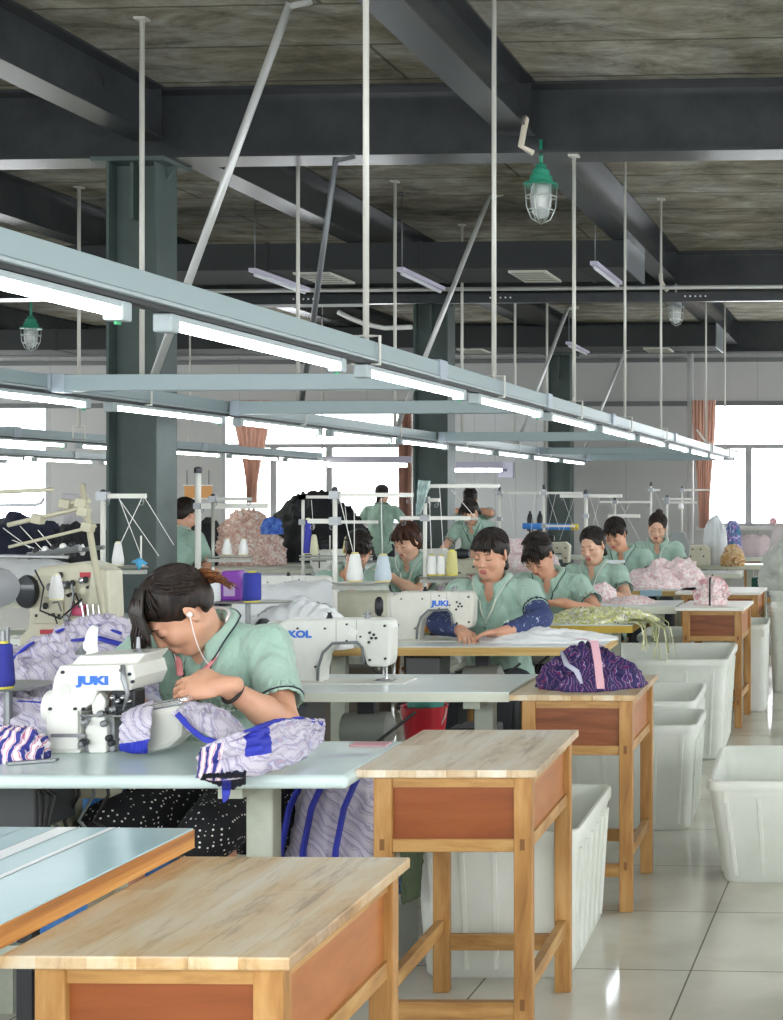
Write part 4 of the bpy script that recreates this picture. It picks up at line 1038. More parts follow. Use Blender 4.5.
stand(335, 6.43, 491, .75, 'thread stand with tall pole in front of the bowed woman in the left column', [(495, 333, 413), (521, 308, 336)], [(583, 333, 388)], threads=[(355, 496, 355, 556), (382, 498, 383, 556), (340, 497, 355, 556)])
cones_on(6.43, 583, [(355, 'eceeea', 'white thread cone on the tall-poled stand, left of the pale blue one', .135, .037), (383, 'b9c6cf', 'pale blue grey thread cone on the tall-poled stand', .128, .038)], '', top='d6c77a', r2=.55)
stand(303, 9.3, 494, .75, 'thread stand with blue, white and yellow cones in front of the black heap', [(497, 300, 336), (522, 300, 378), (497, 336, 338)], [(556, 300, 372)], pins=[(330, 555, .13)], threads=[(312, 500, 314, 530), (345, 500, 348, 530)])
cones_on(9.3, 555, [(308, '3a3fa8', 'tall blue thread spool on the stand before the black heap', .24, .03), (314, 'e5e3c0', 'white thread cone with yellow tip beside the tall blue spool', .13, .03), (347, 'd9d28a', 'pale yellow thread cone right of the empty pin before the black heap', .12, .028)], '')
stand(425, 7.6, 483, .75, 'thread stand holding a hanging pale cloth strip, left of the front woman with navy sleeves', [(486, 423, 499), (518, 400, 470), (500, 425, 440)], [(577, 420, 470)], threads=[(440, 487, 444, 552), (452, 490, 478, 520), (430, 500, 432, 552)])
cones_on(7.6, 576.5, [(432, 'f0f0ee', 'left of two white thread cones beside the yellow cone', .115, .028), (441.5, 'f2f2f0', 'right of two white thread cones, touching the yellow cone', .112, .027), (452, 'd6cf8a', 'pale yellow thread cone left of the front woman with navy sleeves', .14, .032)], '', top='e0d23c', r2=.7)
e = stand(499.5, 12.6, 489, .75, 'thread stand directly right of the two women near the far panel', [(493, 499, 540), (519, 460, 478)], threads=[(510, 494, 516, 540), (535, 494, 530, 545)])
stand(544, 12.2, 487, .75, 'thread stand left of the dark third column', [(493, 544, 582), (526, 543, 575)], threads=[(548, 494, 560, 530), (556, 494, 548, 530), (562, 494, 575, 530)])
stand(586, 12.0, 492, .75, 'thread stand right of the dark third column', [(496, 560, 622), (516, 608, 640)], threads=[(590, 497, 600, 530), (600, 497, 592, 530), (610, 497, 622, 540), (575, 497, 560, 540)], r=.016)
stand(615, 13.2, 499, .75, 'thin thread stand between the third column and the farthest woman', [(502, 600, 650)], threads=[(620, 503, 640, 540), (630, 503, 612, 540)])
stand(651, 13.8, 484, .75, 'tall thread stand above the bun of the farthest seated woman', [(490, 648, 660)], threads=[(655, 490, 670, 530)])
stand(667, 14.4, 497, .75, 'double-bar thread stand behind the farthest seated woman', [(499, 662, 692), (502.5, 664, 697)])
stand(682, 14.7, 488, .75, 'thread stand with a small white cone before the right curtain', [(490, 681, 714)], m=STW)
cone(WX(681, 14.6), 14.6, WH(509, 14.6), 'f2f2f0', 'small white hanging cone on the stand before the right curtain', h=.075, r=.03)
stand(103, 6.0, 494, .75, 'thread stand in front of the big column with a white cone and a bare pin', [(496, 102, 146)], [(567, 100, 146)], pins=[(141, 566, .13)], threads=[(146, 498, 175, 545), (120, 498, 143, 558), (143, 498, 121, 545), (121, 500, 160, 556)])
cone(WX(118, 6.0), 6.0, WH(566, 6.0), 'f0f0ee', 'white thread cone on the stand before the big column', h=.105, r=.024)
tag(mk('ribbon_bow', MB().tube([W(133, 562, 5.9), W(139, 560, 5.9), W(146, 564, 5.9)], [.012, .025, .012], 8, flat=.4).tube([W(139, 560, 5.88), W(139, 570, 5.88)], [.02, .004], 8), mat('ribbon_blue', '4fa9d8', .6), None, True), 'light blue ribbon tied on the stand before the big column', 'ribbon')
stand(198, 8.6, 470, .0, 'white post with crossbars right of the big column', [(506, 199, 268)], r=.019)
stand(213, 8.5, 497, .75, 'thin grey thread stand with two white cones before the pink heap', [(499, 212, 252)], [(557, 208, 252)], m=STM)
cones_on(8.5, 556, [(227, 'f2f2f0', 'left white thread cone before the pink heap', .1, .028), (243.5, 'f2f2f0', 'right white thread cone before the pink heap', .1, .028)], '')
# beige slanted arm of the coverstitch machine
r = empty('thread_stand', (WX(104, 5.3), 5.3, .75), 0, 'beige leaning stand with slanted thread arms over the coverstitch machine', 'thread stand')
X0 = WX(104, 5.3)
def Q(px, py): return (WX(px, 5.3) - X0, 0, WH(py, 5.3) - .75)
BG = mat('stand_beige', 'b9b49c', .45)
mk('pole', MB().tube([(0, 0, 0), Q(104, 618), Q(82, 484)], .012, 8), BG, r, True)
mk('guide_arm', MB().tube([Q(8, 525), Q(86, 507)], .009, 6), BG, r)
mk('guide_arm', MB().tube([Q(66, 503), Q(90, 501)], .011, 6), BG, r)
mk('guide_arm', MB().tube([Q(9, 547), Q(96, 526)], .006, 6), BG, r)
for px, py in ((82, 503), (84, 512), (88, 527), (66, 504), (38, 519)):
    q = Q(px, py); mk('arm_clamp', MB().box(q, (.04, .04, .035), Matrix.Rotation(.2, 3, 'Y')), BG, r, bevel=.004)
for a in ((20, 526, 48, 556), (3, 528, 30, 548), (38, 530, 60, 556), (12, 540, 44, 552)):
    mk('thread_line', MB().tube([Q(a[0], a[1]), Q(a[2], a[3])], .0015, 4), WHITE, r)
mk('tension_bar', MB().tube([Q(28, 556), Q(80, 548)], .014, 8), STEEL, r)
for k in range(5): mk('tension_knob', MB().sphere(Q(36 + k * 9, 551 - k * 1.5), .013, 8), WHITE if k % 2 else BOLT, r, True)
r = empty('thread_stand', (WX(-20, 5.2), 5.2, .75), 0, 'thread arm rail with hooked tip entering from the left edge', 'thread stand')
X0 = WX(-20, 5.2)
def Q2(px, py): return (WX(px, 5.2) - X0, 0, WH(py, 5.2) - .75)
mk('pole', MB().tube([(0, 0, 0), Q2(-20, 488)], .012, 8), STM, r)
mk('guide_arm', MB().tube([Q2(-20, 493), Q2(53, 489.5)], .008, 6), BG, r)
mk('hook_arm', MB().tube([Q2(-20, 506), Q2(20, 505), Q2(35, 505), Q2(41, 503), Q2(44, 498)], .006, 6), STEEL, r)
mk('rest_rail', MB().tube([Q2(-20, 556), Q2(68, 557)], .007, 6), STEEL, r)
# foreground blue spool on a tray
r = empty('spool_tray', (WX(8, 4.05), 4.05, .75), 0, 'grey spool tray at the left edge under the dark blue spool', 'tray')
zt = WH(686, 4.05) - .75
mk('tray_disc', MB().lathe([(.10, zt - .004), (.115, zt + .004), (.105, zt)], n=28), STM, r, 'auto')
mk('post', MB().tube([(0, 0, 0), (0, 0, zt)], .012, 8).tube([(-.0, 0, zt), (0, 0, zt + .17)], .006, 6), STEEL, r)
cone(WX(13, 4.05), 4.0, .75 + zt, '33389c', 'dark blue thread spool with yellow rim at the left edge', h=.135, r=.031, top='d9cf4a', r2=.72)
mk('spindle', MB().tube([(0, 0, .13), (0, 0, .165)], .008, 8), STEEL, bpy.data.objects['thread_cone' if 'x' == 'y' else [o.name for o in bpy.data.objects if o.name.startswith('thread_cone')][-1]])
# cones and bottles beside the purple container
zt = WH(601, 6.2)
r = empty('spool_tray', (WX(248, 6.2), 6.2, .75), 0, 'oval grey spool tray behind the nearest woman with bottle, container and blue spool', 'tray')
mk('tray_disc', MB().lathe([(.001, zt - .756), (1, zt - .756), (1.04, zt - .75), (.001, zt - .752)], n=28, R=Matrix.Diagonal((.19, .1, 1))), STM, r, 'auto')
mk('post', MB().tube([(0, 0, 0), (0, 0, zt - .75)], .012, 8), STEEL, r)
cone(WX(256.5, 6.2), 6.15, zt, '2f3b9e', 'dark blue thread spool with yellow rim beside the purple container', h=.135, r=.039, top='d9cf4a', r2=.9)
r = empty('bottle', (WX(213, 6.2), 6.2, zt), 0, 'white squeeze bottle left of the purple container', 'bottle')
mk('bottle_body', MB().lathe([(.03, 0), (.033, .01), (.033, .09), (.012, .11), (.008, .13)], n=18), mat('bottle_white', 'e8eaea', .3), r, 'auto')
mk('nozzle', MB().lathe([(.009, .12), (.004, .15)], n=10), WHITE, r)
r = empty('purple_container', (WX(231, 6.25), 6.25, zt), 0, 'purple plastic container behind the nearest woman, beside the blue spool', 'container')
mk('container_body', MB().prism([(-.045, 0), (.05, 0), (.06, .09), (.05, .135), (-.03, .13), (-.045, .08)], -.03, .03), mat('plastic_purple', '8a3fb0', .35), r, bevel=.008)
mk('paper_label', MB().bx(-.02, .03, -.033, -.029, .02, .075), mat('label_lilac', 'c9b3d8', .5), r)
r = empty('bottle', (WX(222, 6.2), 6.32, zt), 0, 'small cream oil can with red dot behind the squeeze bottle', 'bottle')
mk('can_body', MB().bx(-.02, .025, -.02, .02, 0, .1), STW, r, bevel=.005)
mk('red_dot', MB().lathe([(.006, 0), (.006, .002)], (.008, -.022, .07), 10, Matrix.Rotation(PI / 2, 3, 'X')), REDL, r)
# on the nearest table: phone, tweezers, scraps
r = empty('phone', (WX(31, 3.74), 3.74, .75), .1, 'phone lying face up left of the overlock machine', 'phone')
mk('phone_body', MB().bx(-.045, .045, -.03, .06, 0, .010), mat('phone_gold', 'b9b3a6', .3, .4), r, bevel=.004)
mk('phone_screen', MB().bx(-.038, .038, -.024, .054, .010, .0108), mat('screen_dark', '7e8a8e', .1), r)
r = empty('tweezers', (WX(34, 3.56), 3.56, .752), .0, 'steel tweezers lying in front of the overlock machine', 'tweezers')
for s in (-1, 1):
    mk('prong', MB().prism([(-.06, -.02 + s * .002), (-.05, -.026 + s * .004), (.045, .02 + s * .002), (.045, .032 + s * .003)], 0, .006, 'z'), STEEL, r)
for (a, b_, Z, lab) in ((290, 332, 3.84, 'pale pink fabric scrap at the back of the nearest table'), (262, 318, 3.7, 'thin grey fabric scrap in the middle of the nearest table')):
    pass
tag(mk('fabric_scrap', MB().bx(WX(356, 3.86), WX(392, 3.86), 3.80, 3.86, .7505, .754), mat('scrap_pink', 'c99aa0', .8)), 'pink fabric scrap near the back right corner of the nearest table', 'fabric scrap')
tag(mk('fabric_scrap', MB().add([(WX(330, 3.68), 3.64, .7505), (WX(374, 3.7), 3.67, .7505), (WX(372, 3.7), 3.70, .752), (WX(338, 3.7), 3.68, .752)], [(0, 1, 2, 3)]), mat('scrap_grey', 'b5bcc2', .8)), 'thin grey fabric scrap in the middle of the nearest table', 'fabric scrap')
# below the nearest table
r = empty('foot_machine', (WX(60, 4.0), 3.9, 0), 0, 'machine motor frame hanging below the nearest table', 'motor')
mk('motor_body', MB().bx(-.16, -.04, -.1, .1, .46, .715), DKMET, r, bevel=.01)
mk('bracket', MB().bx(-.02, .10, -.08, .04, .48, .715), MG, r, bevel=.008)
mk('flange', MB().bx(.10, .22, -.06, .02, .60, .715), MG, r, bevel=.006)
mk('stand_post', MB().bx(-.12, -.06, -.03, .03, 0, .46), FRAME, r)
for k in range(6):
    x = .02 + k * .04; mk('cord', MB().tube([(x, -.08, .71), (x + .02, -.10, .62), (x - .02, -.1, .55), (x + .05 * (k % 3), -.08, .45)], .005, 6), BLACK if k % 2 else HOSE, r)
r = empty('black_box', (WX(2, 3.6), 3.62, .0), 0, 'dark box with cables under the left end of the nearest table', 'box')
mk('box_body', MB().bx(-.1, .075, 0, .2, .56, .715), mat('box_black', '3b3e41', .4), r, bevel=.006)
mk('hanger', MB().bx(-.02, .02, .08, .12, .0, .56), DKMET, r)
for k in range(3): mk('cord', MB().tube([(.07, .0, .70), (.10 + .02 * k, -.02, .66), (.10 + .01 * k, -.02, .58), (.04 + .05 * k, 0, .5)], .005, 6), BLACK, r)
# red bucket
r = empty('bucket', (WX(421, 5.45), 5.5, .40), 0, 'red plastic bucket under the empty white table, teal cloth hanging over it', 'bucket')
mk('bucket_body', MB().lathe([(.09, 0), (.125, .26), (.13, .262), (.118, .255), (.085, .01)], n=28), mat('bucket_red', 'c4202f', .35), r, 'auto')
r.scale = (.72, .72, .82)
mk('bucket_handle', MB().tube([(.125 * math.cos(a), -.02 - .12 * math.sin(a) * .3, .25 - .13 * math.sin(a)) for a in [PI * k / 10 for k in range(11)]], .004, 6), WHITE, r)
r = empty('small_shelf', (WX(410, 5.4), 5.6, 0), 0, 'low white shelf frame under the empty white table', 'shelf')
mk('shelf_board', MB().bx(-.32, .22, -.14, .14, .375, .40), FRAME, r)
for x in (-.3, .2):
    for y in (-.12, .12): mk('leg', MB().bx(x - .015, x + .015, y - .015, y + .015, 0, .375), FRAME, r)
for i, (px, Z, w, z0, h, c, lab) in enumerate(((375, 5.5, .1, .40, .16, 'ececec', 'white carton under the empty white table left of the bucket'), (478, 5.6, .16, .0, .52, '3a3a40', 'dark bag shape under the empty white table right of the bucket'), (490, 7.2, .3, .0, .55, '4a4f50', 'dark carton under the plywood-edged table'),
        (355, 6.9, .3, 0, .6, '6b6257', 'brown carton under the left end of the plywood-edged table'), (600, 8.0, .35, 0, .5, '54524c', 'dark carton under the yellow-edged table'))):
    r = empty('carton', (WX(px, Z), Z, z0), 0, lab, 'box')
    mk('carton_body', MB().bx(-w / 2, w / 2, -.1, .1, 0, h), mat('carton_' + c, c, .7), r, bevel=.01)
    mk('carton_flap', MB().bx(-w / 2 - .004, w / 2 + .004, -.104, -.0, h - .02, h + .004), mat('carton_' + c, c, .7), r)
tag(mk('pipe_roll', MB().tube([W(523, 526, 13.4), W(571, 527, 13.4)], .03, 12), mat('roll_blue', '2f7fd0', .5), None, True), 'bright blue roll lying across behind the woman with the hair bun', 'roll')
tag(mk('pipe_roll', MB().tube([W(571, 527, 13.4), W(578, 527, 13.4)], .03, 12), mat('roll_yellow', 'd9c238', .5), None, True), 'yellow end of the roll behind the third woman', 'roll')
for px in (529, 539):
    r = empty('thread_cone', (WX(px, 13.4), 13.45, WH(531, 13.4)), 0, 'small dark thread spool, %s of the pair above the blue roll' % ('left' if px < 535 else 'right'), 'thread cone')
    mk('wound_thread', MB().lathe([(.03, 0), (.03, .12), (.02, .16), (.01, .17)], n=12), BLACK, r, 'auto')
    mk('cone_core', MB().lathe([(.012, -.18), (.012, .19)], n=8), BOLT, r)
# orange pots on yellow tray by the front woman
tag(mk('yellow_box', MB().bx(WX(430, 7.3), WX(470, 7.3), 7.2, 7.4, .75, .80), EDGEY, None, bevel=.004), 'yellow tray left of the front woman with navy sleeves', 'tray')
for px, c in ((423, 'left'), (434, 'right')):
    r = empty('jar', (WX(px, 7.15), 7.15, .75), 0, '%s orange jar behind the cream white lockstitch machine' % c, 'jar')
    mk('jar_body', MB().lathe([(.026, 0), (.028, .01), (.028, .045), (.02, .05)], n=16), mat('jar_orange', 'e08a1e', .3), r, 'auto')
    mk('lid', MB().lathe([(.022, .05), (.022, .065)], n=16), mat('jar_lid', 'c9481e', .4), r)

cone(WX(49, 5.2), 5.25, WH(600, 5.25), 'f0f0ee', 'white thread cone standing on the beige coverstitch machine', h=.10, r=.026)
cm_ = [o for o in bpy.data.objects if o.name.startswith('thread_cone')][-1]

DBG = False
# ------------------------------------------------------------------ people
def skin_mat(name, c, c2):
    m, nt, b = base(name)
    v = coords(nt); n = N(nt, 'ShaderNodeTexNoise', Scale=14.0, Detail=3.0); nt.links.new(v, n.inputs['Vector'])
    nt.links.new(ramp(nt, n.outputs['Fac'], [(.35, c2), (.65, c)]), b.inputs['Base Color'])
    b.inputs['Roughness'].default_value = .48
    b.inputs['Subsurface Weight'].default_value = .12; b.inputs['Subsurface Radius'].default_value = (.02, .008, .004); b.inputs['Subsurface Scale'].default_value = .4
    return m
SK1 = skin_mat('skin_tan', 'd3a184', 'c99478'); SK2 = skin_mat('skin_light', 'deb49a', 'd5a68b')
LIP = mat('lips_rose', 'b5695f', .4)
def hair_mat(name, c, c2, tip=None):
    m, nt, b = base(name)
    v = coords(nt, (1, 1, .25)); n = N(nt, 'ShaderNodeTexNoise', Scale=90.0, Detail=3.0); nt.links.new(v, n.inputs['Vector'])
    nt.links.new(ramp(nt, n.outputs['Fac'], [(.4, c), (.65, c2)]), b.inputs['Base Color'])
    b.inputs['Roughness'].default_value = .48; b.inputs['Specular IOR Level'].default_value = .3; bump(nt, b, n.outputs['Fac'], .5, .004)
    return m
HB = hair_mat('hair_black', '17120f', '2e241e'); HBR = hair_mat('hair_brown', '2e1a12', '5a3524'); HDK = hair_mat('hair_dark_brown', '15100d', '32231b')
HTAIL = hair_mat('hair_ginger_brown', '4a2a18', '86542f')
def shirt_mat():
    m, nt, b = base('polo_green')
    v = coords(nt); n = N(nt, 'ShaderNodeTexNoise', Scale=9.0, Detail=4.0); nt.links.new(v, n.inputs['Vector'])
    nt.links.new(ramp(nt, n.outputs['Fac'], [(.35, '95b4a4'), (.65, 'a4c0b1')]), b.inputs['Base Color'])
    b.inputs['Roughness'].default_value = .85; b.inputs['Sheen Weight'].default_value = .2
    n2 = N(nt, 'ShaderNodeTexNoise', Scale=260.0, Detail=2.0); nt.links.new(v, n2.inputs['Vector']); v5 = coords(nt, (1, 1, .6), (.3, .5, .2)); n5 = N(nt, 'ShaderNodeTexNoise', Scale=9.0, Detail=3.0, Distortion=1.6, Roughness=.45); nt.links.new(v5, n5.inputs['Vector'])
    ad = N(nt, 'ShaderNodeMath', operation='MULTIPLY_ADD'); nt.links.new(n2.outputs['Fac'], ad.inputs[0]); ad.inputs[1].default_value = .04; nt.links.new(n5.outputs['Fac'], ad.inputs[2])
    bump(nt, b, ad.outputs[0], .55, .06)
    return m
POLO = shirt_mat(); POLOIN = mat('polo_inner_dark', '2c3f3a', .85); NAVYT = mat('trim_dark', '22303a', .8); CREAMT = mat('trim_cream', 'e3e4d6', .8)
NAVYS = splotch('sleeve_navy', [(.5, '34406b'), (.62, '3d4a76'), (.70, 'b9c0d6')], 42, .8, .3)
TROU = mat('trousers_dark', '23262c', .85)
def skirt_mat():
    m, nt, b = base('skirt_polka')
    v = coords(nt, (1, 1, 1)); vo = N(nt, 'ShaderNodeTexVoronoi', Scale=66.0, Randomness=.4); nt.links.new(v, vo.inputs['Vector'])
    nt.links.new(ramp(nt, vo.outputs['Distance'], [(.17, 'ecebe4'), (.21, '15151a')], 'CONSTANT'), b.inputs['Base Color'])
    b.inputs['Roughness'].default_value = .85
    return m
SKIRT = skirt_mat()
def vn(v): return v / max(v.length, 1e-9)
def ik(S, T, l1, l2, hint):
    S, T, hint = Vector(S), Vector(T), Vector(hint); d = T - S; L = min(d.length, (l1 + l2) * .999); u = d.normalized()
    a = (l1 * l1 - l2 * l2 + L * L) / (2 * L); h = math.sqrt(max(l1 * l1 - a * a, 0))
    p = hint - u * hint.dot(u); p = p.normalized() if p.length > 1e-6 else Vector((0, 0, -1))
    return S + u * a + p * h, S + u * L
def noise_push(V, amp, sc, seed=0, nrm=None, fa=None):
    n = np.zeros_like(V)
    for q in range(4):
        a, b_, c_, d_ = V[fa[:, 0]], V[fa[:, 1]], V[fa[:, 2]], V[fa[:, 3]]
        fn = np.cross(c_ - a, d_ - b_)
        np.add.at(n, fa[:, q], fn)
    n /= np.maximum(np.linalg.norm(n, axis=1), 1e-9)[:, None]
    if callable(sc): d = np.array([sc(Vector(p)) for p in V])
    else: d = np.array([noise.noise(Vector((p[0] * sc + seed, p[1] * sc, p[2] * sc * .6))) for p in V])
    return V + n * (d * amp)[:, None]
def hand(G, W_, f, n, s, curl=.5, sc=1.0, k=.006, spread=.08, thumb=.5):
    """hand grown into field G. f along the hand, n palm normal, s towards the thumb"""
    f, n, s = vn(Vector(f)), vn(Vector(n)), Vector(s); s = vn(s - f * s.dot(f)); n = vn(n - f * n.dot(f) - s * n.dot(s))
    R = Matrix((s, f, n)).transposed()
    c = W_ + f * .045 * sc
    G.ell(c, (.040 * sc, .052 * sc, .0155 * sc), R, .012)
    G.ell(W_ + f * .066 * sc, (.040 * sc, .028 * sc, .013 * sc), R, .01)
    G.cap(W_ - f * .03, W_ + f * .02 * sc, .023 * sc, .022 * sc, .015)
    for i, (o, L) in enumerate(((.029, .070), (.010, .078), (-.010, .073), (-.029, .058))):
        b_ = W_ + (f * .080 + s * o) * sc; d = vn(f + s * o * spread * 20); pts = [b_ - d * .012, b_]; a = curl * (1 + .12 * i) * .5
        for j, fr in enumerate((.44, .31, .25)):
            a_ = a + curl * j * .75; dd = vn(d * math.cos(a_) + n * math.sin(a_)); pts.append(pts[-1] + dd * L * fr * sc)
        G.path(pts, [.0095 * sc, .0098 * sc, .0086 * sc, .0078 * sc, .0066 * sc], .0035)
        G.ell(pts[1] - n * .003, (.009 * sc,) * 3, None, .006)
    t0 = W_ + (f * .018 + s * .022) * sc; t1 = t0 + (f * .032 + s * .024 + n * .010 * thumb) * sc
    t2 = t1 + vn(f * .8 + s * .35 + n * thumb) * .032 * sc; t3 = t2 + vn(f * .95 + s * .0 + n * thumb) * .024 * sc
    G.path([t0, t1, t2, t3], [.015 * sc, .0125 * sc, .0105 * sc, .0085 * sc], .008)
    return None
def person(x, y, rz, lab, lean=.35, side=0, pelvis=.53, head=(.5, 0, 0), hoff=(0, 0, 0), lw=(.12, -.40, .80), rw=(-.12, -.42, .80), lhf=(-.6, -.8, -.1), rhf=(.6, -.8, -.1),
           lhint=(.6, .2, -1), rhint=(-.6, .2, -1), skin=SK1, hair='pony', hm=None, hmesh=.0055, bmesh_=.011, handh=.0045, legs='sit', curl=.5, rcurl=None, bangs=True, strands=70,
           lower=TROU, cover=None, sc=1.0, tw=0, lpal=(0, -.2, -1), rpal=(0, -.2, -1), logo=True, name='person', seed=1, shw=.185, hands=True, back=False, sleeve=.66, mask=False):
    hm = hm or HB; rcurl = curl if rcurl is None else rcurl
    root = empty(name, (x, y, 0), rz, lab, 'person'); root.scale = (sc,) * 3
    cl, sl = math.cos(lean), math.sin(lean)
    up = Vector((math.sin(side), -sl * math.cos(side), cl * math.cos(side))).normalized()
    rt = Vector((math.cos(tw), -math.sin(tw) * 1.0, 0)); rt = vn(rt - up * rt.dot(up)); fw = vn(up.cross(rt)) * -1
    if fw.y > 0 and abs(tw) < 1.2: fw = -fw
    P = Vector((0, 0, pelvis)); RT = Matrix((rt, fw, up)).transposed()
    T = lambda t, a=0, b_=0: P + up * t + rt * a + fw * b_      # a: towards its left (+x), b: forward
    Sh = {1: T(.455, shw - .02), -1: T(.455, -shw + .02)}
    neck = T(.50, 0, .015); HR = Rxyz(*head)
    hc = neck + vn(up * .6 + Vector((0, -math.sin(head[0]) * .5, .75))) * .155 + Vector(hoff)
    H = lambda p: hc + HR @ Vector(p)
    E = {}; Wr = {}
    for s, tgt, hint in ((1, lw, lhint), (-1, rw, rhint)): E[s], Wr[s] = ik(Sh[s], Vector(tgt), .275, .235, hint)
    # ---- head field
    lo, hi = hc - Vector((.16, .17, .19)), hc + Vector((.16, .17, .19))
    lo = Vector(min(a, b_) for a, b_ in zip(lo, neck - Vector((.12, .12, .08)))); hi = Vector(max(a, b_) for a, b_ in zip(hi, neck + Vector((.12, .12, .05))))
    G = SDF(lo, hi, hmesh)
    G.ell(H((0, .014, .03)), (.074, .092, .086), HR, .01)
    G.ell(H((0, -.028, -.030)), (.063, .064, .082), HR, .02)
    G.ell(H((0, -.062, -.092)), (.026, .022, .020), HR, .03)
    for s in (1, -1):
        G.cap(H((s * .052, .0, -.055)), H((s * .018, -.062, -.092)), .018, .017, .022)
        G.ell(H((s * .037, -.062, -.030)), (.026, .024, .024), HR, .02)
    G.cap(H((-.03, -.078, .026)), H((.03, -.078, .026)), .010, None, .015)
    for s in (1, -1): G.ell(H((s * .031, -.100, .004)), (.017, .017, .011), HR, .012, sub=True)
    for s in (1, -1): G.ell(H((s * .031, -.0775, .003)), (.0165, .0135, .0125), HR, .004)
    G.cap(H((0, -.088, .012)), H((0, -.104, -.030)), .0075, .0105, .012)
    for s in (1, -1): G.ell(H((s * .012, -.094, -.034)), (.009, .010, .0075), HR, .006)
    G.ell(H((0, -.086, -.064)), (.024, .014, .014), HR, .012)
    G.cap(H((-.018, -.094, -.0585)), H((.018, -.094, -.0585)), .0058, None, .004)
    G.cap(H((-.014, -.0935, -.070)), H((.014, -.0935, -.070)), .0068, None, .004)
    G.cap(H((-.022, -.103, -.0642)), H((.022, -.103, -.0642)), .0035, None, .002, sub=True)
    for s in (1, -1):
        G.ell(H((s * .077, .008, -.004)), (.007, .019, .030), HR @ Matrix.Rotation(s * .35, 3, 'Z'), .006)
        G.ell(H((s * .084, .004, .0)), (.006, .009, .015), HR, .003, sub=True)
        G.ell(H((s * .074, .004, -.030)), (.007, .009, .008), HR, .006)
    G.cap(neck - up * .03, H((0, .018, -.055)), .052, .050, .03)
    V, Fa = G.mesh(); V = smooth_np(V, Fa, 1, .35)
    ctr = V[Fa].mean(1) - np.array(hc); loc_ = ctr @ np.array(HR)
    mi = ((np.abs(loc_[:, 0]) < .021 - .6 * np.abs(loc_[:, 2] + .0642)) & (np.abs(loc_[:, 2] + .0642) < .0125) & (loc_[:, 1] < -.088)).astype(int)
    parts = [(V, Fa, mi)]
    headV = V
    # ---- torso + legs
    legpts = {}
    for s in (1, -1):
        hp = P + Vector((s * .085, -.02, -.02))
        if legs == 'sit': kn = hp + Vector((s * .05, -.40, .0)); an = Vector((kn.x * 1.0, kn.y + .02, .09)); toe = an + Vector((0, -.15, -.055))
        elif legs == 'skirt': kn = hp + Vector((s * .055 - .035, -.36, -.045)); an = Vector((kn.x + .05, kn.y + .10, .09)); toe = an + Vector((-.03, -.15, -.055))
        else: kn = Vector((s * .10, -.03, .48)); an = Vector((s * .11, .03, .09)); toe = an + Vector((0, -.15, -.055))
        legpts[s] = (hp, kn, an, toe)
    pts = [P, neck] + [p for s in (1, -1) for p in legpts[s]]
    lo = Vector(min(p[i] for p in pts) - .2 for i in range(3)); hi = Vector(max(p[i] for p in pts) + .2 for i in range(3)); lo.z = max(lo.z, -.0)
    lo.z = 0
    G = SDF(lo - Vector((0, 0, .02)), hi, bmesh_ * 1.25)
    G.ell(T(.36), (.145, .10, .16), RT, .03).ell(T(.12), (.135, .105, .15), RT, .05).ell(T(-.0), (.155, .12, .12), RT, .05)
    G.cap(Sh[1], Sh[-1], .048, None, .04).cap(T(.40), neck, .06, .05, .03)
    for s in (1, -1):
        hp, kn, an, toe = legpts[s]; G.cap(hp, kn, .078, .056, .03).cap(kn, an, .054, .036, .02).cap(an, toe, .036, .030, .02)
    parts.append(G.mesh())
    # ---- arms with hands
    for s, hf, pal, cu in ((1, lhf, lpal, curl), (-1, rhf, rpal, rcurl)):
        S, e, w_ = Sh[s], E[s], Wr[s]; hf = vn(Vector(hf)); ext = w_ + hf * .2
        lo = Vector(min(p[i] for p in (S, e, w_, ext)) - .07 for i in range(3)); hi = Vector(max(p[i] for p in (S, e, w_, ext)) + .07 for i in range(3))
        G = SDF(lo, hi, handh)
        G.cap(S, e, .047, .039, .02).cap(e, e + (w_ - e) * .35, .040, .040, .02).cap(e + (w_ - e) * .35, w_, .039, .0245, .02)
        if hands:
            n = vn(Vector(pal)); th = n.cross(hf) if s > 0 else hf.cross(n)
            hand(G, w_, hf, n, th, cu)
        else: G.ell(w_ + hf * .05, (.035, .05, .03), None, .02)
        parts.append(G.mesh())
    body = npmesh('body', parts, [skin, LIP], root)
    # ---- polo shirt
    ends = {s: Sh[s] + (E[s] - Sh[s]) * sleeve for s in (1, -1)}
    pts = [T(-.06), T(.55), Sh[1], Sh[-1], ends[1], ends[-1]]
    lo = Vector(min(p[i] for p in pts) - .17 for i in range(3)); hi = Vector(max(p[i] for p in pts) + .17 for i in range(3))
    G = SDF(lo, hi, bmesh_)
    G.ell(T(.36, 0, .0), (.160, .118, .18), RT, .03).ell(T(.33, .055, .055), (.075, .065, .08), RT, .04).ell(T(.33, -.055, .055), (.075, .065, .08), RT, .04)
    G.ell(T(.14, 0, .0), (.158, .13, .17), RT, .06).ell(T(.0), (.175, .140, .13), RT, .05)
    for s in (1, -1): G.cap(T(.468, s * .04), Sh[s], .050, .054, .03)
    G.cap(T(.42), T(.5), .085, .07, .03)
    for s in (1, -1):
        u = vn(E[s] - Sh[s]); G.cap(Sh[s], E[s], .056, .068, .03, clip=[(ends[s], u)])
        G.cap(ends[s] - u * .012, ends[s] + u * .012, .0, .0, .0) if False else None
    G.cap(T(.47, 0, .012), T(.62, 0, .03), .058, .085, .006, sub=True)
    G.cap(T(.47, 0, .085), T(.370, 0, .150), .028, .009, .006, sub=True)
    for s in (1, -1):
        u = vn(E[s] - Sh[s]); G.cap(ends[s] - u * .025, ends[s] + u * .1, .056, .060, .004, sub=True)
    V, Fa = G.mesh()
    sd = seed * 3.1
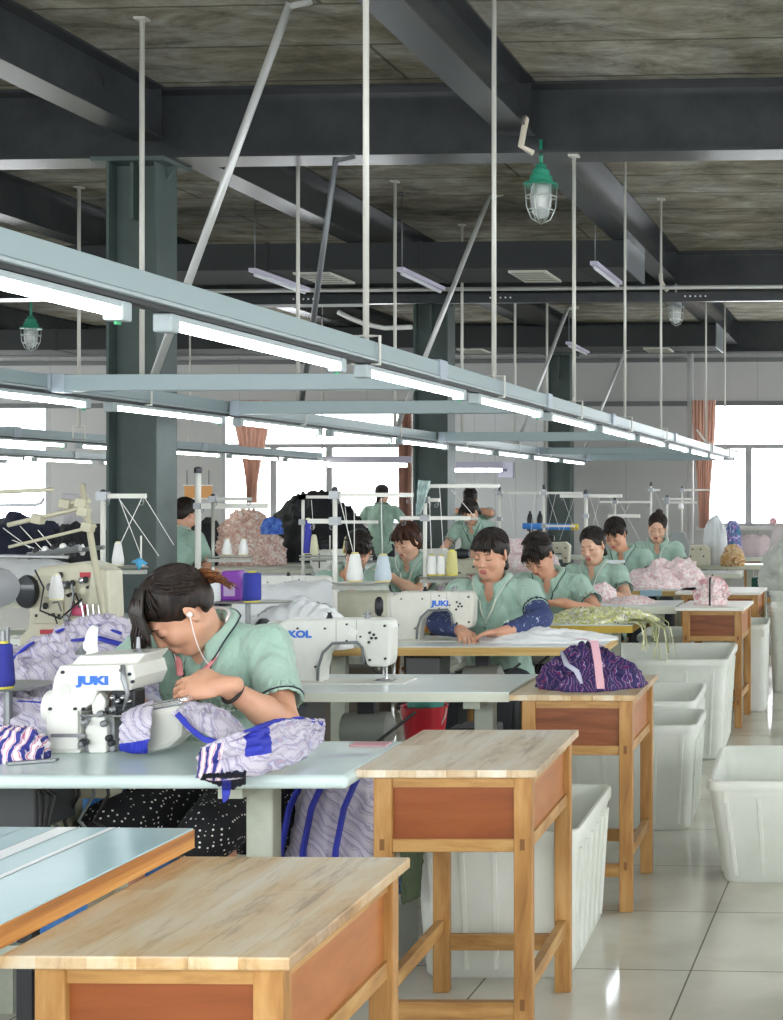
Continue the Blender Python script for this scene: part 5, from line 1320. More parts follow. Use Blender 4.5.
    def wr(p):
        a = noise.noise(Vector((p.x * 7 + sd, p.y * 7, p.z * 7))); b_ = noise.noise(Vector((p.x * 11 + p.z * 9 + 3 * a, p.y * 11 + sd, p.z * 6 - p.x * 8)))
        return .6 * a + .5 * (1 - 2.2 * abs(b_))
    ea, eb = ends[1], ends[-1]
    V = noise_push(V, .013, lambda p: wr(p) * min(1, max(.12, (min((p - ea).length, (p - eb).length) - .075) * 14)), fa=Fa)
    shirt = npmesh('polo_shirt', [(V, Fa)], [POLO], root)
    # sleeve hems
    for s in (1, -1):
        u = vn(E[s] - Sh[s]); t = vn(u.cross(Vector((0, 0, 1)))); b_ = u.cross(t)
        rr = .0655; mb = MB(); c_ = ends[s] - u * .012
        mb.tube([c_ + (t * math.cos(q * PI / 12) + b_ * math.sin(q * PI / 12)) * rr for q in range(25)], .0028, 5)
        mk('sleeve_stripe', mb, NAVYT, root, True)
    # collar, laid on the shirt surface
    VA = (V - np.array(P)); va, vb, vt = VA @ np.array(rt), VA @ np.array(fw), VA @ np.array(up)
    def top(a, b_, dflt):
        m_ = ((va - a) ** 2 + (vb - b_) ** 2 < .013 ** 2) & (vt > .36) & (vt < .60)
        return float(vt[m_].max()) if m_.any() else dflt
    rows = []; na = 40
    for q in range(na + 1):
        a = -PI / 2 + .34 + (2 * PI - .68) * q / na       # opening at the front
        fr = max(0, -math.sin(a)); ca, sa = math.cos(a), -math.sin(a)
        zi = top(ca * .068, sa * .070 + .012, .50) ; zi = .6 * zi + .4 * (.512 - .05 * fr)
        ro = .098 + .020 * fr ** 3; zo = top(ca * ro, sa * ro + .012, .50 - .06 * fr)
        zs = .54 - .035 * fr
        rows.append([T(zi - .012, ca * .060, sa * .060 + .012), T(zs + .006, ca * .064, sa * .067 + .012), T(zs + .012, ca * .074, sa * .078 + .012),
                     T((zs + zo) / 2 + .018, ca * (ro + .066) / 2, sa * (ro + .068) / 2 + .012), T(zo + .013, ca * ro, sa * ro + .012)])
    for j in range(5):
        for _ in range(2):
            cc = [r_[j].copy() for r_ in rows]
            for q in range(1, na): rows[q][j] = (cc[q - 1] + cc[q] * 2 + cc[q + 1]) / 4
    c_ = mk('collar', MB().grid(rows), POLO, root, True); s_ = c_.modifiers.new('solid', 'SOLIDIFY'); s_.thickness = .006
    mk('collar_stripe', MB().tube([r[-1] for r in rows], .0024, 5), CREAMT if seed % 2 else NAVYT, c_, True)
    # placket and button, both found on the shirt surface
    def surf(t, a):
        q = np.array(T(t, a, .3)); rel = V - q; al = rel @ np.array(rt); ut = rel @ np.array(up); d = al ** 2 + ut ** 2 + 0
        bb = rel @ np.array(fw); m_ = d < .018 ** 2
        if not m_.any(): return T(t, a, .12)
        return Vector(V[m_][np.argmax(bb[m_])])
    if not back:
        st = [surf(.325 - .03 * k, .0) + fw * .003 for k in range(5)]
        mk('placket', MB().tube([st[0] + up * .03] + st, .010, 6, flat=.35), POLO, root, True)
        mk('placket_edge', MB().tube([T(.455, -.045, .095), T(.40, -.030, .130), st[0] + fw * .002], .004, 5).tube([T(.455, .045, .095), T(.40, .030, .130), st[0] + fw * .002], .004, 5), CREAMT if seed % 2 else POLOIN, root, True)
        mk('button', MB().sphere(st[1] + fw * .005, .005, 8), NAVYT, root, True)
        if logo:
            mb = MB(); c0 = surf(.30, .085) + fw * .003
            for k in range(5):
                a = k * 2 * PI / 5; q = c0 + rt * math.cos(a) * .013 + up * (math.sin(a) * .013 + .012)
                mb.sphere(q, .0065, 8, (1, .5, 1))
            mb.tube([c0 + up * -.008 - rt * .012, c0 + up * -.004 + rt * .022], .0025, 5).tube([c0 + up * -.004 + rt * .03, c0 + up * -.002 + rt * .045], .002, 5)
            mk('chest_emblem', mb, mat('emblem_white', 'cfe0d6', .7), root, True)
    # ---- skirt or trousers
    lo = Vector((-.42, -.62, -.02)); hi = Vector((.42, .25, pelvis + .18)); G = SDF(lo, hi, bmesh_ * 1.25)
    G.ell(T(.0), (.170, .135, .12), RT, .04)
    for s in (1, -1):
        hp, kn, an, toe = legpts[s]
        if legs == 'skirt':
            G.cap(hp, hp + (kn - hp) * 1.06, .098, .084, .05)
        else: G.cap(hp, kn, .090, .070, .03).cap(kn, an + (kn - an) * .12, .068, .050, .02)
    if legs == 'skirt':
        G.cap(P + Vector((.10, -.05, -.08)), P + Vector((.06, -.22, -.08)), .09, .07, .06)
        G.cap(P + Vector((.17, -.02, -.16)), P + Vector((.13, -.18, -.13)), .06, .05, .06)
    Vl, Fl = G.mesh(); Vl = noise_push(Vl, .008, 14, seed, fa=Fl)
    npmesh('skirt' if legs == 'skirt' else 'trousers', [(Vl, Fl)], [lower], root)
    for s in (1, -1):
        hp, kn, an, toe = legpts[s]
        mk('shoe', MB().tube([an + Vector((0, .05, -.045)), an + Vector((0, -.02, -.04)), toe + Vector((0, -.04, .0)), toe + Vector((0, -.07, .0))], [.035, .045, .042, .02], 10, flat=.8), BLACK, root, True)
    # ---- sleeve covers
    if cover:
        for s in (1, -1):
            e, w_ = E[s], Wr[s]; a = Sh[s] + (e - Sh[s]) * (sleeve - .12)
            mb = MB(); pt = []; rs = []
            for q in range(9): pt.append(a.lerp(e, q / 8)); rs.append(.060 + .004 * math.sin(q * 2.1))
            for q in range(1, 13): pt.append(e.lerp(w_, q / 13)); rs.append(.059 - .024 * q / 12 + .003 * math.sin(q * 2.7))
            sm = [pt[0]] + [(pt[i - 1] + pt[i] * 2 + pt[i + 1]) / 4 for i in range(1, len(pt) - 1)] + [pt[-1]]
            mk('sleeve_cover', mb.tube(sm, rs, 16), cover, root, True)
    # ---- hair
    G = SDF(hc - Vector((.19, .19, .2)), hc + Vector((.19, .19, .2)), max(hmesh, .0055))
    G.ell(H((0, .018, .034)), (.081, .096, .088), HR, .01)
    if hair == 'bob': G.ell(H((0, .035, -.03)), (.088, .075, .085), HR, .03)
    elif hair == 'short': G.ell(H((0, .04, -.01)), (.083, .080, .075), HR, .02)
    elif hair == 'long':
        G.ell(H((0, .045, -.03)), (.085, .065, .09), HR, .03)
    else: G.ell(H((0, .036, .004)), (.076, .076, .068), HR, .02)
    fz = -.036 if bangs else -.008
    G.ell(H((0, -.095, fz)), (.066, .085, .085), HR, .006, sub=True)
    if hair != 'bob':
        G.box(H((0, -.012, -.083)), (.12, .047, .077), .01, HR, .006, sub=True)
        if hair not in ('short', 'long', 'x0'): G.box(H((0, .10, -.145)), (.12, .10, .068), .02, HR @ Matrix.Rotation(.45, 3, 'X'), .035, sub=True)
    G.ell(H((0, -.03, -.13)), (.10, .075, .07), HR, .006, sub=True)
    G.box(H((0, .05, -.155)), (.12, .12, .06), .01, HR, .01, sub=True)
    if hair == 'bun': G.ell(H((0, .045, .125)), (.034, .034, .028), HR, .008)
    if hair[0] == 'x' and hair != 'x0': G.cap(H((0, .095, .01)), H((.03, .085, -.10)), .030, .018, .02)
    if hair == 'pony': G.ell(H((0, .125, .03)), (.030, .030, .030), HR, .01).cap(H((0, .14, .02)), H((0, .165, -.03)), .026, .012, .01)
    Vh, Fh = G.mesh(); Vh = noise_push(Vh, .004, 34, seed, fa=Fh)
    ho = npmesh('hair', [(Vh, Fh)], [hm], root)
    rng = random.Random(seed); mb = MB()
    for k in range(strands):
        ph = rng.uniform(-PI, PI) if hair != 'x' else 0
        fr = abs(ph) < 1.0
        if fr and not bangs: ph0, ph1 = ph, (1.4 if ph > 0 else -1.4); 
        else: ph0, ph1 = ph, ph
        if fr and bangs: th1 = 1.38 + rng.uniform(-.12, .10)
        elif abs(ph) < 1.9: th1 = {'bob': 2.2, 'long': 1.95}.get(hair, 1.65) + rng.uniform(-.15, .1)
        else: th1 = {'bob': 2.15, 'long': 2.2, 'short': 1.9}.get(hair, 1.8) + rng.uniform(-.2, .1)
        tied = hair[0] == 'x' or hair == 'bun'
        if tied and abs(ph) > .8: th1 = min(th1, 1.62 + .25 * (abs(ph) > 2.2)); ph1 = ph + (1 if ph > 0 else -1) * .9 * (abs(ph) < 2.2)
        pts = []; rr = []; o = rng.uniform(.0, .004)
        for j in range(9):
            t = j / 8; th = .10 + (th1 - .10) * t; p_ = ph0 + (ph1 - ph0) * t ** 1.5 + .12 * math.sin(t * 3 + k)
            bulge = 1.01 + o * 8 * math.sin(t * PI) + (.05 if (fr and bangs and t > .7) else 0)
            pts.append(H((math.sin(p_) * .083 * math.sin(th) * bulge, .020 - math.cos(p_) * .097 * math.sin(th) * bulge, .034 + math.cos(th) * .092 * bulge)))
            rr.append(.0045 * (1 - .6 * abs(2 * t - 1) ** 3) * (1 if t < .95 else .4))
        mb.tube(pts, rr, 5, flat=.45)
    if bangs:
        for k in range(max(14, strands // 3)):
            x0 = rng.uniform(-.058, .058); L = rng.uniform(.022, .045) + abs(x0) * .25
            pts = [H((x0 * .5, -.045, .112)), H((x0 * .85, -.078, .088)), H((x0, -.093, .06)), H((x0 * 1.05 + rng.uniform(-.006, .006), -.099, .085 - L))]
            mb.tube(pts, [.004, .005, .0045, .0012], 5, flat=.5)
    if hair == 'long':
        for k in range(18):
            x0 = rng.choice((-1, 1)) * rng.uniform(.06, .09); y0 = rng.uniform(-.02, .06)
            mb.tube([H((x0, y0, .02)), H((x0 * 1.05, y0, -.05)), H((x0 * .98, y0 - .01, -.11 + rng.uniform(-.02, .02)))], [.007, .008, .002], 5)
    mk('hair_strands', mb, hm, ho, True)
    if hair == 'ponytail_bun':
        pass
    # ---- brows, lashes
    for s in (1, -1):
        mk('eyebrow', MB().tube([H((s * .014, -.0895, .0235)), H((s * .030, -.0905, .0285)), H((s * .047, -.079, .0235))], [.0022, .003, .0012], 6, flat=.6), hm, root, True)
        mk('eyelashes', MB().tube([H((s * (.015 + .0055 * q), -.0905 + .0016 * (q - 3) ** 2 * .4, -.0015 - .0035 * math.sin(PI * q / 6))) for q in range(7)], .0016, 5), HB, root, True)
    if DBG:
        Mw = Matrix.Translation(root.location) @ Matrix.Rotation(rz, 4, 'Z') @ Matrix.Scale(sc, 4)
        def pr(p):
            q = Mw @ Vector(p); return (round(CX + F * q.x / q.y), round(CY - F * (q.z - EYE) / q.y), round(q.y, 2))
        print('DBG', lab[:30], 'top', pr(H((0, .02, .12))), 'ear', pr(H((.08, 0, 0))), 'lips', pr(H((0, -.095, -.065))), 'neck', pr(neck), 'shL', pr(Sh[1]), 'shR', pr(Sh[-1]), 'elL', pr(E[1]), 'wrL', pr(Wr[1]), 'elR', pr(E[-1]), 'wrR', pr(Wr[-1]), 'hip', pr(P))
    return root, H, T, dict(E=E, Wr=Wr, Sh=Sh, surf=surf, fw=fw, up=up, rt=rt, HR=HR, neck=neck)

# --- nearest woman
Z1 = 4.30; X1w = WX(237, 4.30)
w1, H1, T1, I1 = person(X1w, Z1, -.05, 'woman nearest the camera in a green polo, head bowed over the overlock machine', lean=.36, side=0, pelvis=.562, head=(.86, -.86, .12), hoff=(-.028, -.045, -.062),
    lw=(.190, -.48, .915), rw=(-.115, -.49, .885), lhf=(-1, -.15, -.05), rhf=(.9, -.35, -.10), lhint=(.55, .1, -.9), rhint=(-1, .2, -.5), hair='x0', hm=HDK, hmesh=.0038, bmesh_=.0075, handh=.003,
    legs='skirt', lower=SKIRT, curl=.5, rcurl=.35, bangs=True, strands=260, seed=2, lpal=(-.15, .75, -.65), sleeve=.74, shw=.195)
rng = random.Random(21); mb = MB()
for k in range(200):          # long fringe falling straight down from the bowed forehead
    x0 = rng.uniform(-.062, .072); a = H1((x0 * .5, -.020, .124)); b_ = H1((x0 * .9, -.078, .090)); c0 = H1((x0, -.103, .045 + rng.uniform(-.01, .01)))
    L = rng.uniform(.015, .055) if x0 < .04 else rng.uniform(.01, .03)
    d = c0 + Vector((rng.uniform(-.006, .006), -.004, -L)); e = d + Vector((rng.uniform(-.006, .006), .002, -L * .8))
    mb.tube([a, b_, c0, d, e], [.003, .0042, .0038, .0026, .0006], 5, flat=.5)
mk('fringe', mb, HDK, w1, True)
# its ponytail, earphones and bracelet
rng = random.Random(3); mb = MB()
for k in range(90):
    a, r_ = rng.uniform(0, 2 * PI), rng.uniform(0, .030); dx, dz = math.cos(a) * r_, math.sin(a) * r_
    mb.tube([H1((dx * .5 + .006, .100, .010 + dz * .5)), H1((dx + .016, .122, .012 + dz)), H1((dx * 1.2 + .032, .134, -.002 + dz * 1.1)), H1((dx * 1.3 + .046 + rng.uniform(-.008, .008), .134 + rng.uniform(-.01, .012), -.022 + dz * 1.2 + rng.uniform(-.015, .008)))], [.004, .005, .0045, .001], 5)
mk('ponytail', mb, HTAIL, w1, True)
mk('hair_tie', MB().tube([H1((.020 * math.cos(q * PI / 6), .108, .012 + .020 * math.sin(q * PI / 6))) for q in range(13)], .006, 6), BLACK, w1, True)
PINK = mat('earphone_pink', 'e58f92', .4); EW = mat('earphone_white', 'ece4e2', .4)
up_, fw_, rt_ = I1['up'], I1['fw'], I1['rt']
band = []
for q in range(25):
    a = -PI / 2 + .42 + (2 * PI - .84) * q / 24; fr = max(0, -math.sin(a))
    band.append(T1(.552 - .125 * fr, math.cos(a) * (.066 + .016 * fr), -math.sin(a) * (.070 + .078 * fr) + .010))
nb = mk('neckband_earphones', MB().tube(band, .0042, 8), EW, w1, True)
for e in (0, -1):
    a = band[e]; d = (band[e] - band[2 if e == 0 else -3]).normalized()
    mk('battery_pod', MB().tube([a - d * .06, a - d * .055, a + d * .005, a + d * .01], [.005, .0095, .0095, .004], 10, flat=.6), PINK, nb, True)
for s in (1, -1):
    ear = H1((s * .086, .0, .0)); a = band[-1 if s < 0 else 0] if s * 1 else 0
    a = min((band[1], band[-2]), key=lambda p: (p - ear).length)
    mid = (ear + a) / 2 + Vector((.0, -.012, -.045))
    pts = []
    for q in range(13):
        t = q / 12; pts.append(ear * (1 - t) ** 2 + mid * 2 * t * (1 - t) * 1.0 + a * t * t)
    mk('earphone_cord', MB().tube(pts, .0017, 6), EW, nb, True)
    mk('ear_bud', MB().sphere(ear, .0085, 10), EW, nb, True)
w_, e_ = I1['Wr'][1], I1['E'][1]; u = (w_ - e_).normalized(); t_ = u.cross(Vector((0, 0, 1))).normalized(); b2 = u.cross(t_); c0 = w_ - u * .035
mk('bracelet', MB().tube([c0 + (t_ * math.cos(q * PI / 10) + b2 * math.sin(q * PI / 10)) * .0325 for q in range(21)], .006, 8), mat('bracelet_dark', '2a2220', .6, bmp=.8, bs=300), w1, True)
stool(w1.location.x, Z1 + .03, 'wooden stool hidden under the nearest woman')

def seat(px, Z, lab, **kw):
    r = person(WX(px, Z), Z, kw.pop('rz', 0), lab, **kw)
    return r
w2 = seat(500, 7.12, 'woman in green polo with navy sleeve covers sewing white cloth, facing the camera', rz=-.10, lean=.20, pelvis=.515, head=(.30, -.16, .03), lw=(.19, -.50, .80), rw=(-.03, -.48, .80),
    lhf=(-.9, -.4, -.08), rhf=(.5, -.8, -.15), lhint=(1, -.2, -.4), rhint=(-1, -.1, -.4), hair='x1', hm=HB, hmesh=.0045, bmesh_=.009, handh=.0042, cover=NAVYS, strands=160, seed=3, skin=SK1, shw=.195, curl=.3)
stool(w2[0].location.x, 7.15, 'wooden stool under the woman with navy sleeves')
w3 = seat(559, 8.35, 'woman in green polo with head bowed low over yellow cloth, third in the front column', rz=-.12, lean=.34, pelvis=.50, head=(.90, -.12, .05), hoff=(-.05, 0, 0), lw=(.14, -.42, .84), rw=(-.10, -.40, .86),
    lhf=(-.9, -.3, .0), rhf=(.4, -.9, .1), lhint=(1, .1, -.6), rhint=(-1, .1, -.6), hair='x2', hm=HB, strands=140, seed=4, hmesh=.005, handh=.005, curl=.6)
stool(w3[0].location.x, 8.38, 'wooden stool under the woman bowed over yellow cloth')
w4 = seat(601, 9.75, 'woman in green polo with hair pulled tight back, looking down at pale pink cloth', rz=-.22, lean=.22, pelvis=.475, head=(.36, -.1, -.08), lw=(.12, -.42, .80), rw=(-.10, -.42, .84),
    lhf=(-.9, -.4, .1), rhf=(.5, -.8, .1), lhint=(1, .1, -.7), rhint=(-1, .1, -.6), hair='x3', hm=HB, bangs=False, strands=120, seed=5, skin=SK2, hmesh=.005, handh=.006)
stool(w4[0].location.x, 9.78, 'wooden stool under the woman with pulled back hair')
w5 = seat(630, 11.1, 'woman in green polo with short black fringe, face behind a small white machine', rz=-.25, lean=.24, pelvis=.53, head=(.62, .0, 0), hoff=(-.05, 0, 0), lw=(.12, -.42, .84), rw=(-.14, -.42, .86),
    lhf=(-.95, -.3, .1), rhf=(.5, -.8, .1), lhint=(1, .1, -.6), rhint=(-1, .1, -.6), hair='short', hm=HB, strands=90, seed=6, hmesh=.006, bmesh_=.012, handh=.007)
stool(w5[0].location.x, 11.13, 'wooden stool under the short-fringed woman')
w6 = seat(660, 12.5, 'woman in green polo with high bun and loose brown hair, seated farthest back', rz=-.05, lean=.20, pelvis=.545, head=(.42, .10, .15), lw=(.06, -.38, .82), rw=(-.12, -.38, .82),
    lhf=(-.6, -.8, -.1), rhf=(.5, -.8, .1), lhint=(1, .1, -.6), rhint=(-1, .1, -.6), hair='bun', hm=HDK, bangs=False, strands=90, seed=7, skin=SK2, hmesh=.006, bmesh_=.012, handh=.007)
stool(w6[0].location.x, 12.53, 'wooden stool under the woman with the high bun')
w7 = seat(358, 9.3, 'bowed woman in green polo in the left column behind two large thread cones', rz=.10, lean=.50, pelvis=.50, head=(.80, .05, .1), hoff=(.07, 0, .03), lw=(.05, -.46, .83), rw=(-.25, -.36, .83),
    lhf=(-.6, -.8, -.1), rhf=(.5, -.8, .0), lhint=(1, .1, -.6), rhint=(-1, .1, -.4), hair='x4', hm=HB, bangs=True, strands=110, seed=8, hmesh=.005, bmesh_=.011, handh=.006)
stool(w7[0].location.x, 9.33, 'wooden stool under the bowed woman in the left column')
w8 = seat(420, 10.0, 'woman in green polo with brown bobbed hair in the left column', rz=-.15, lean=.30, pelvis=.52, head=(.55, -.35, .05), lw=(-.05, -.40, .90), rw=(-.16, -.38, .92),
    lhf=(-.9, -.2, .1), rhf=(.5, -.6, .1), lhint=(1, .1, -.8), rhint=(-1, .1, -.6), hair='bob', hm=HBR, strands=110, seed=9, skin=SK2, hmesh=.005, bmesh_=.011, handh=.006)
stool(w8[0].location.x, 10.03, 'wooden stool under the woman with bobbed hair')
w9 = person(WX(481, 13.6), 13.7, -.15, 'woman in green polo bowing over a grey machine near the pale wall panel', lean=.60, pelvis=.87, head=(.75, -.35, .1), lw=(-.05, -.50, .86), rw=(-.2, -.50, .86),
    legs='stand', hair='x5', hm=HB, strands=80, seed=10, hmesh=.007, bmesh_=.013, handh=.009, lhint=(1, .1, -.6), rhint=(-1, .1, -.6), skin=SK2, sc=.93)
w10 = person(WX(476, 15.2), 15.2, .0, 'person in green behind the bowed woman, holding both hands to the dark hair', lean=.40, pelvis=.95, head=(.85, .2, 0), lw=(.08, -.30, 1.42), rw=(-.06, -.32, 1.42),
    legs='stand', hair='x6', hm=HB, strands=60, seed=11, hmesh=.008, bmesh_=.014, handh=.010, lhf=(-.5, 0, .8), rhf=(.5, 0, .8), lhint=(1, -.2, -.3), rhint=(-1, -.2, -.3), sc=.93)
w11 = person(WX(380, 16.8), 16.8, PI, 'standing person in green seen from behind against the bright window, elbows out', lean=.12, pelvis=.90, head=(.15, 0, 0), lw=(.16, -.22, 1.00), rw=(-.16, -.22, 1.00),
    legs='stand', hair='x7', hm=HB, strands=60, seed=12, hmesh=.008, bmesh_=.014, handh=.010, lhf=(-.6, -.6, -.1), rhf=(.6, -.6, -.1), lhint=(1, .3, .1), rhint=(-1, .3, .1), back=True, sc=.96)
w12 = person(WX(164, 10.4), 10.4, PI - .3, 'person in pale green seen from behind, half hidden by the big column', lean=.30, pelvis=.69, head=(.65, 0, 0), lw=(.10, -.45, .85), rw=(-.10, -.45, .85),
    legs='stand', hair='short', hm=HB, strands=60, seed=13, hmesh=.007, bmesh_=.013, handh=.010, back=True)
# ------------------------------------------------------------------ cloth
def Gd(px, py, h):
    Z = F * (EYE - h) / (py - CY); return Vector((WX(px, Z), Z, h))
LAV = stripes('garment_lavender', [(.12, 'c9c2cf'), (.30, 'a69eb3'), (.42, 'd8d3dd'), (.56, '9a99b6'), (.66, 'bba0ae'), (.76, '8f96b9'), (.9, 'cbc5d2')], 7, 3.2, .7, (1, .5, 1.3), det=4.0, rot=(.3, .6, .4))
BAND = mat('garment_blue', '2c37b4', .6, var='2631a0', vs=12, bmp=.5, bs=40)
MAG = stripes('cloth_magenta', [(.2, 'f2e9ee'), (.42, 'c02f72'), (.6, 'f0e6ec'), (.8, '2f3388')], 12, 5, .7)
PURP = stripes('cloth_purple', [(.2, '241a4f'), (.48, '3a2668'), (.53, 'd5cade'), (.58, '452470'), (.72, '7d2450'), (.9, '241d5c')], 9, 15, .7, (1, 1.2, .8), det=2.5)
PKW = splotch('cloth_pink_white', [(.38, 'f3ecea'), (.5, 'eddad8'), (.58, 'dfa9ae'), (.64, 'f5efee')], 38, .8, .6)
WHC = mat('cloth_white', 'eceeee', .8, var='dfe2e4', vs=6, bmp=.5, bs=25)
YGC = splotch('cloth_yellow_green', [(.36, 'f0efe6'), (.47, 'dcdc9a'), (.54, 'a9ab4d'), (.60, 'f0efe4'), (.68, '4f5140')], 30, .8, .6)
PEACH = splotch('cloth_peach', [(.4, 'f1e4dd'), (.5, 'e3c1b4'), (.58, 'c9988a'), (.66, 'f3e9e4')], 16, .85, .9)
BLK = mat('cloth_black', '17191d', .8, var='23262b', vs=8, bmp=.7, bs=14)
NVY = mat('cloth_navy', '1c2236', .8, var='272d44', vs=7, bmp=.7, bs=14)
GRN = mat('cloth_olive', '47513a', .85, bmp=.6, bs=30)
def heap(name, px, Z, z0, rx, ry, h, m, lab, cat='cloth', seed=1, amp=.03, f=9, p=2.4, rings=26, segs=72, dx=0, lumps=.18, ridge=1.0, parent=None, group=None, sq=1.0):
    X = WX(px, Z) + dx; vs = []; sd = seed * 7.7
    for i in range(rings + 1):
        t = i / rings
        for j in range(segs):
            a = 2 * PI * j / segs; ca, sa = math.cos(a), math.sin(a)
            if sq != 1: ca, sa = math.copysign(abs(ca) ** sq, ca), math.copysign(abs(sa) ** sq, sa)
            o = 1 + lumps * noise.noise(Vector((ca * 1.3 + sd, sa * 1.3, 0))) + lumps * .5 * noise.noise(Vector((ca * 4 + sd, sa * 4, 2)))
            x, y = rx * t * ca * o, ry * t * sa * o
            z = h * max(0, 1 - t ** p) ** .75 * (1 + .25 * noise.noise(Vector((x * 4 / max(rx, .1) * .4 + sd, y * 4, 5))))
            q = Vector((x * f + sd, y * f, z * f)); w_ = noise.noise(q * .5)
            n1 = noise.noise(q + Vector((w_ * 2, w_, 0))); n2 = noise.noise(q * 2.3 + Vector((0, w_ * 3, 4)))
            d = amp * ((1 - 2.4 * abs(n1)) * ridge + .5 * (1 - 2.4 * abs(n2)))
            nx, ny, nz = ca * t, sa * t, max(.15, 1 - t * t); L = math.sqrt(nx * nx + ny * ny + nz * nz); e = 1 - t ** 12 * .7
            vs.append((x + nx / L * d * e, y + ny / L * d * e, max(.002, z + nz / L * d * e) if i < rings else 0.0))
    fs = [(i * segs + j, i * segs + (j + 1) % segs, (i + 1) * segs + (j + 1) % segs, (i + 1) * segs + j) for i in range(rings) for j in range(segs)]
    fs.append(tuple(rings * segs + j for j in range(segs)))
    o = mk(name, MB().add(vs, fs), m, parent, True, loc=(X, Z, z0))
    if parent is None: tag(o, lab, cat, group)
    return o
def resample(P, n):
    P = [Vector(p) for p in P]; L = [0]
    for a, b_ in zip(P, P[1:]): L.append(L[-1] + (b_ - a).length)
    out = []
    for i in range(n):
        s = L[-1] * i / (n - 1); k = 0
        while k < len(L) - 2 and L[k + 1] < s: k += 1
        out.append(P[k].lerp(P[k + 1], (s - L[k]) / max(L[k + 1] - L[k], 1e-9)))
    for _ in range(2): out = [out[0]] + [(out[i - 1] + out[i] * 2 + out[i + 1]) / 4 for i in range(1, n - 1)] + [out[-1]]
    return out
def patch(name, A, B, m, lab=None, cat='cloth', n=40, k=24, arch=(0, 0, .0), amp=.008, f=22, seed=1, parent=None, th=.002, gather=0, M=None):
    A, B = resample(A, n), resample(B, n)
    Mi = resample(M, n) if M else None
    org = Vector((0, 0, 0)) if parent is not None else A[0].copy(); rows = []
    arch = Vector(arch); sd = seed * 5.3; nn = (A[n // 2] - A[0]).cross(B[0] - A[0]); nn = nn.normalized() if nn.length > 1e-9 else Vector((0, 0, 1))
    if nn.z < 0: nn = -nn
    for j in range(k):
        v = j / (k - 1); row = []
        for i in range(n):
            u = i / (n - 1)
            if Mi: p_ = A[i] * (1 - v) ** 2 + Mi[i] * 2 * v * (1 - v) + B[i] * v * v
            else: p_ = A[i].lerp(B[i], v)
            p_ = p_ + arch * (4 * v * (1 - v))
            q = Vector((u * f * .35 + sd, v * f * .12 if gather else v * f * .3, seed)); w_ = noise.noise(q * .7)
            d = amp * (1 - 2.4 * abs(noise.noise(q + Vector((w_, w_, 0))))) + amp * .5 * noise.noise(q * 3)
            if gather: d += amp * .8 * math.sin(u * f * 2 + 3 * w_)
            row.append(p_ + nn * d - org)
        rows.append(row)
    o = mk(name, MB().grid(rows), m, parent, True, loc=tuple(org) if parent is None else None)
    s_ = o.modifiers.new('solid', 'SOLIDIFY'); s_.thickness = th; s_.offset = 1
    if parent is None: tag(o, lab, cat)
    return o, rows, org

# garment being sewn: sleeve over the free arm and the tail held in the hand
g1, R1_, o1 = patch('garment', [W(121, 750, 3.655), W(134, 753, 3.64), W(149, 753, 3.635)], [W(123, 714, 3.66), W(140, 706, 3.70), W(156, 700, 3.74)], LAV, 'striped lavender garment with blue hem being sewn, held in the nearest woman\'s hand', 'garment', amp=.006, M=[W(119, 730, 3.61), W(135, 716, 3.58), W(152, 708, 3.585)], th=.003)
def paint(o, n, specs):
    for (j0, j1, i0, i1, m) in specs:
        if m.name not in [q.name for q in o.data.materials]: o.data.materials.append(m)
        k = [q.name for q in o.data.materials].index(m.name)
        for j in range(j0, j1):
            for i in range(i0, i1): o.data.polygons[j * (n - 1) + i].material_index = k
def band(rows, j0, j1, i0, i1, org, m=BAND, lift=.009, name='blue_band', parent=None):
    P = [[rows[j][i] + Vector((0, -lift * .6, lift)) for i in range(i0, i1)] for j in range(j0, j1)]
    o = mk(name, MB().grid(P), m, parent, True); s_ = o.modifiers.new('solid', 'SOLIDIFY'); s_.thickness = .0025; s_.offset = 1
    return o
paint(g1, 40, [(0, 4, 0, 39, BAND)])
P_ = lambda L: [p - o1 for p in L]
patch('garment_body', P_([W(152, 712, 3.70), W(182, 722, 3.63), W(202, 738, 3.59), W(226, 748, 3.57), W(240, 744, 3.60)]), P_([W(152, 712, 3.76), W(185, 706, 3.78), W(208, 706, 3.78), W(228, 715, 3.76), W(250, 740, 3.74)]), LAV, amp=.012, parent=g1, th=.003, M=P_([W(155, 706, 3.70), W(183, 702, 3.66), W(205, 703, 3.66), W(226, 717, 3.64), W(246, 732, 3.66)]), seed=4)
patch('blue_hem', P_([W(176, 716, 3.63), W(186, 727, 3.605), W(203, 742, 3.57), W(226, 751, 3.555), W(241, 745, 3.58)]), P_([W(180, 712, 3.63), W(192, 726, 3.60), W(206, 737, 3.57), W(227, 742, 3.555), W(238, 738, 3.58)]), BAND, amp=.002, parent=g1, th=.004, k=6)
# garment lying over the table edge
g2, R2_, o2 = patch('garment', [Gd(196, 777, .762), Gd(214, 781, .762), Gd(236, 778, .765), Gd(262, 774, .765), Gd(297, 762, .762), Gd(322, 741, .762)], [Gd(203, 760, .80), Gd(225, 742, .85), Gd(250, 732, .87), Gd(275, 722, .875), Gd(300, 722, .86), Gd(322, 732, .80)],
    LAV, 'striped lavender garment with blue bands lying on the nearest table beside the woman\'s elbow', 'garment', n=64, k=34, amp=.014, f=30, seed=7, arch=(0, 0, .045), th=.004)
paint(g2, 64, [(6, 30, 14, 22, BAND), (22, 29, 20, 62, BAND), (0, 18, 0, 9, MAG)])
Q_ = lambda L: [p - o2 for p in L]
patch('blue_tie', Q_([Gd(222, 779, .768), W(222, 790, 3.365), W(223, 803, 3.36)]), Q_([Gd(231, 778, .768), W(231, 790, 3.365), W(229, 800, 3.36)]), BAND, amp=.003, parent=g2, k=6)
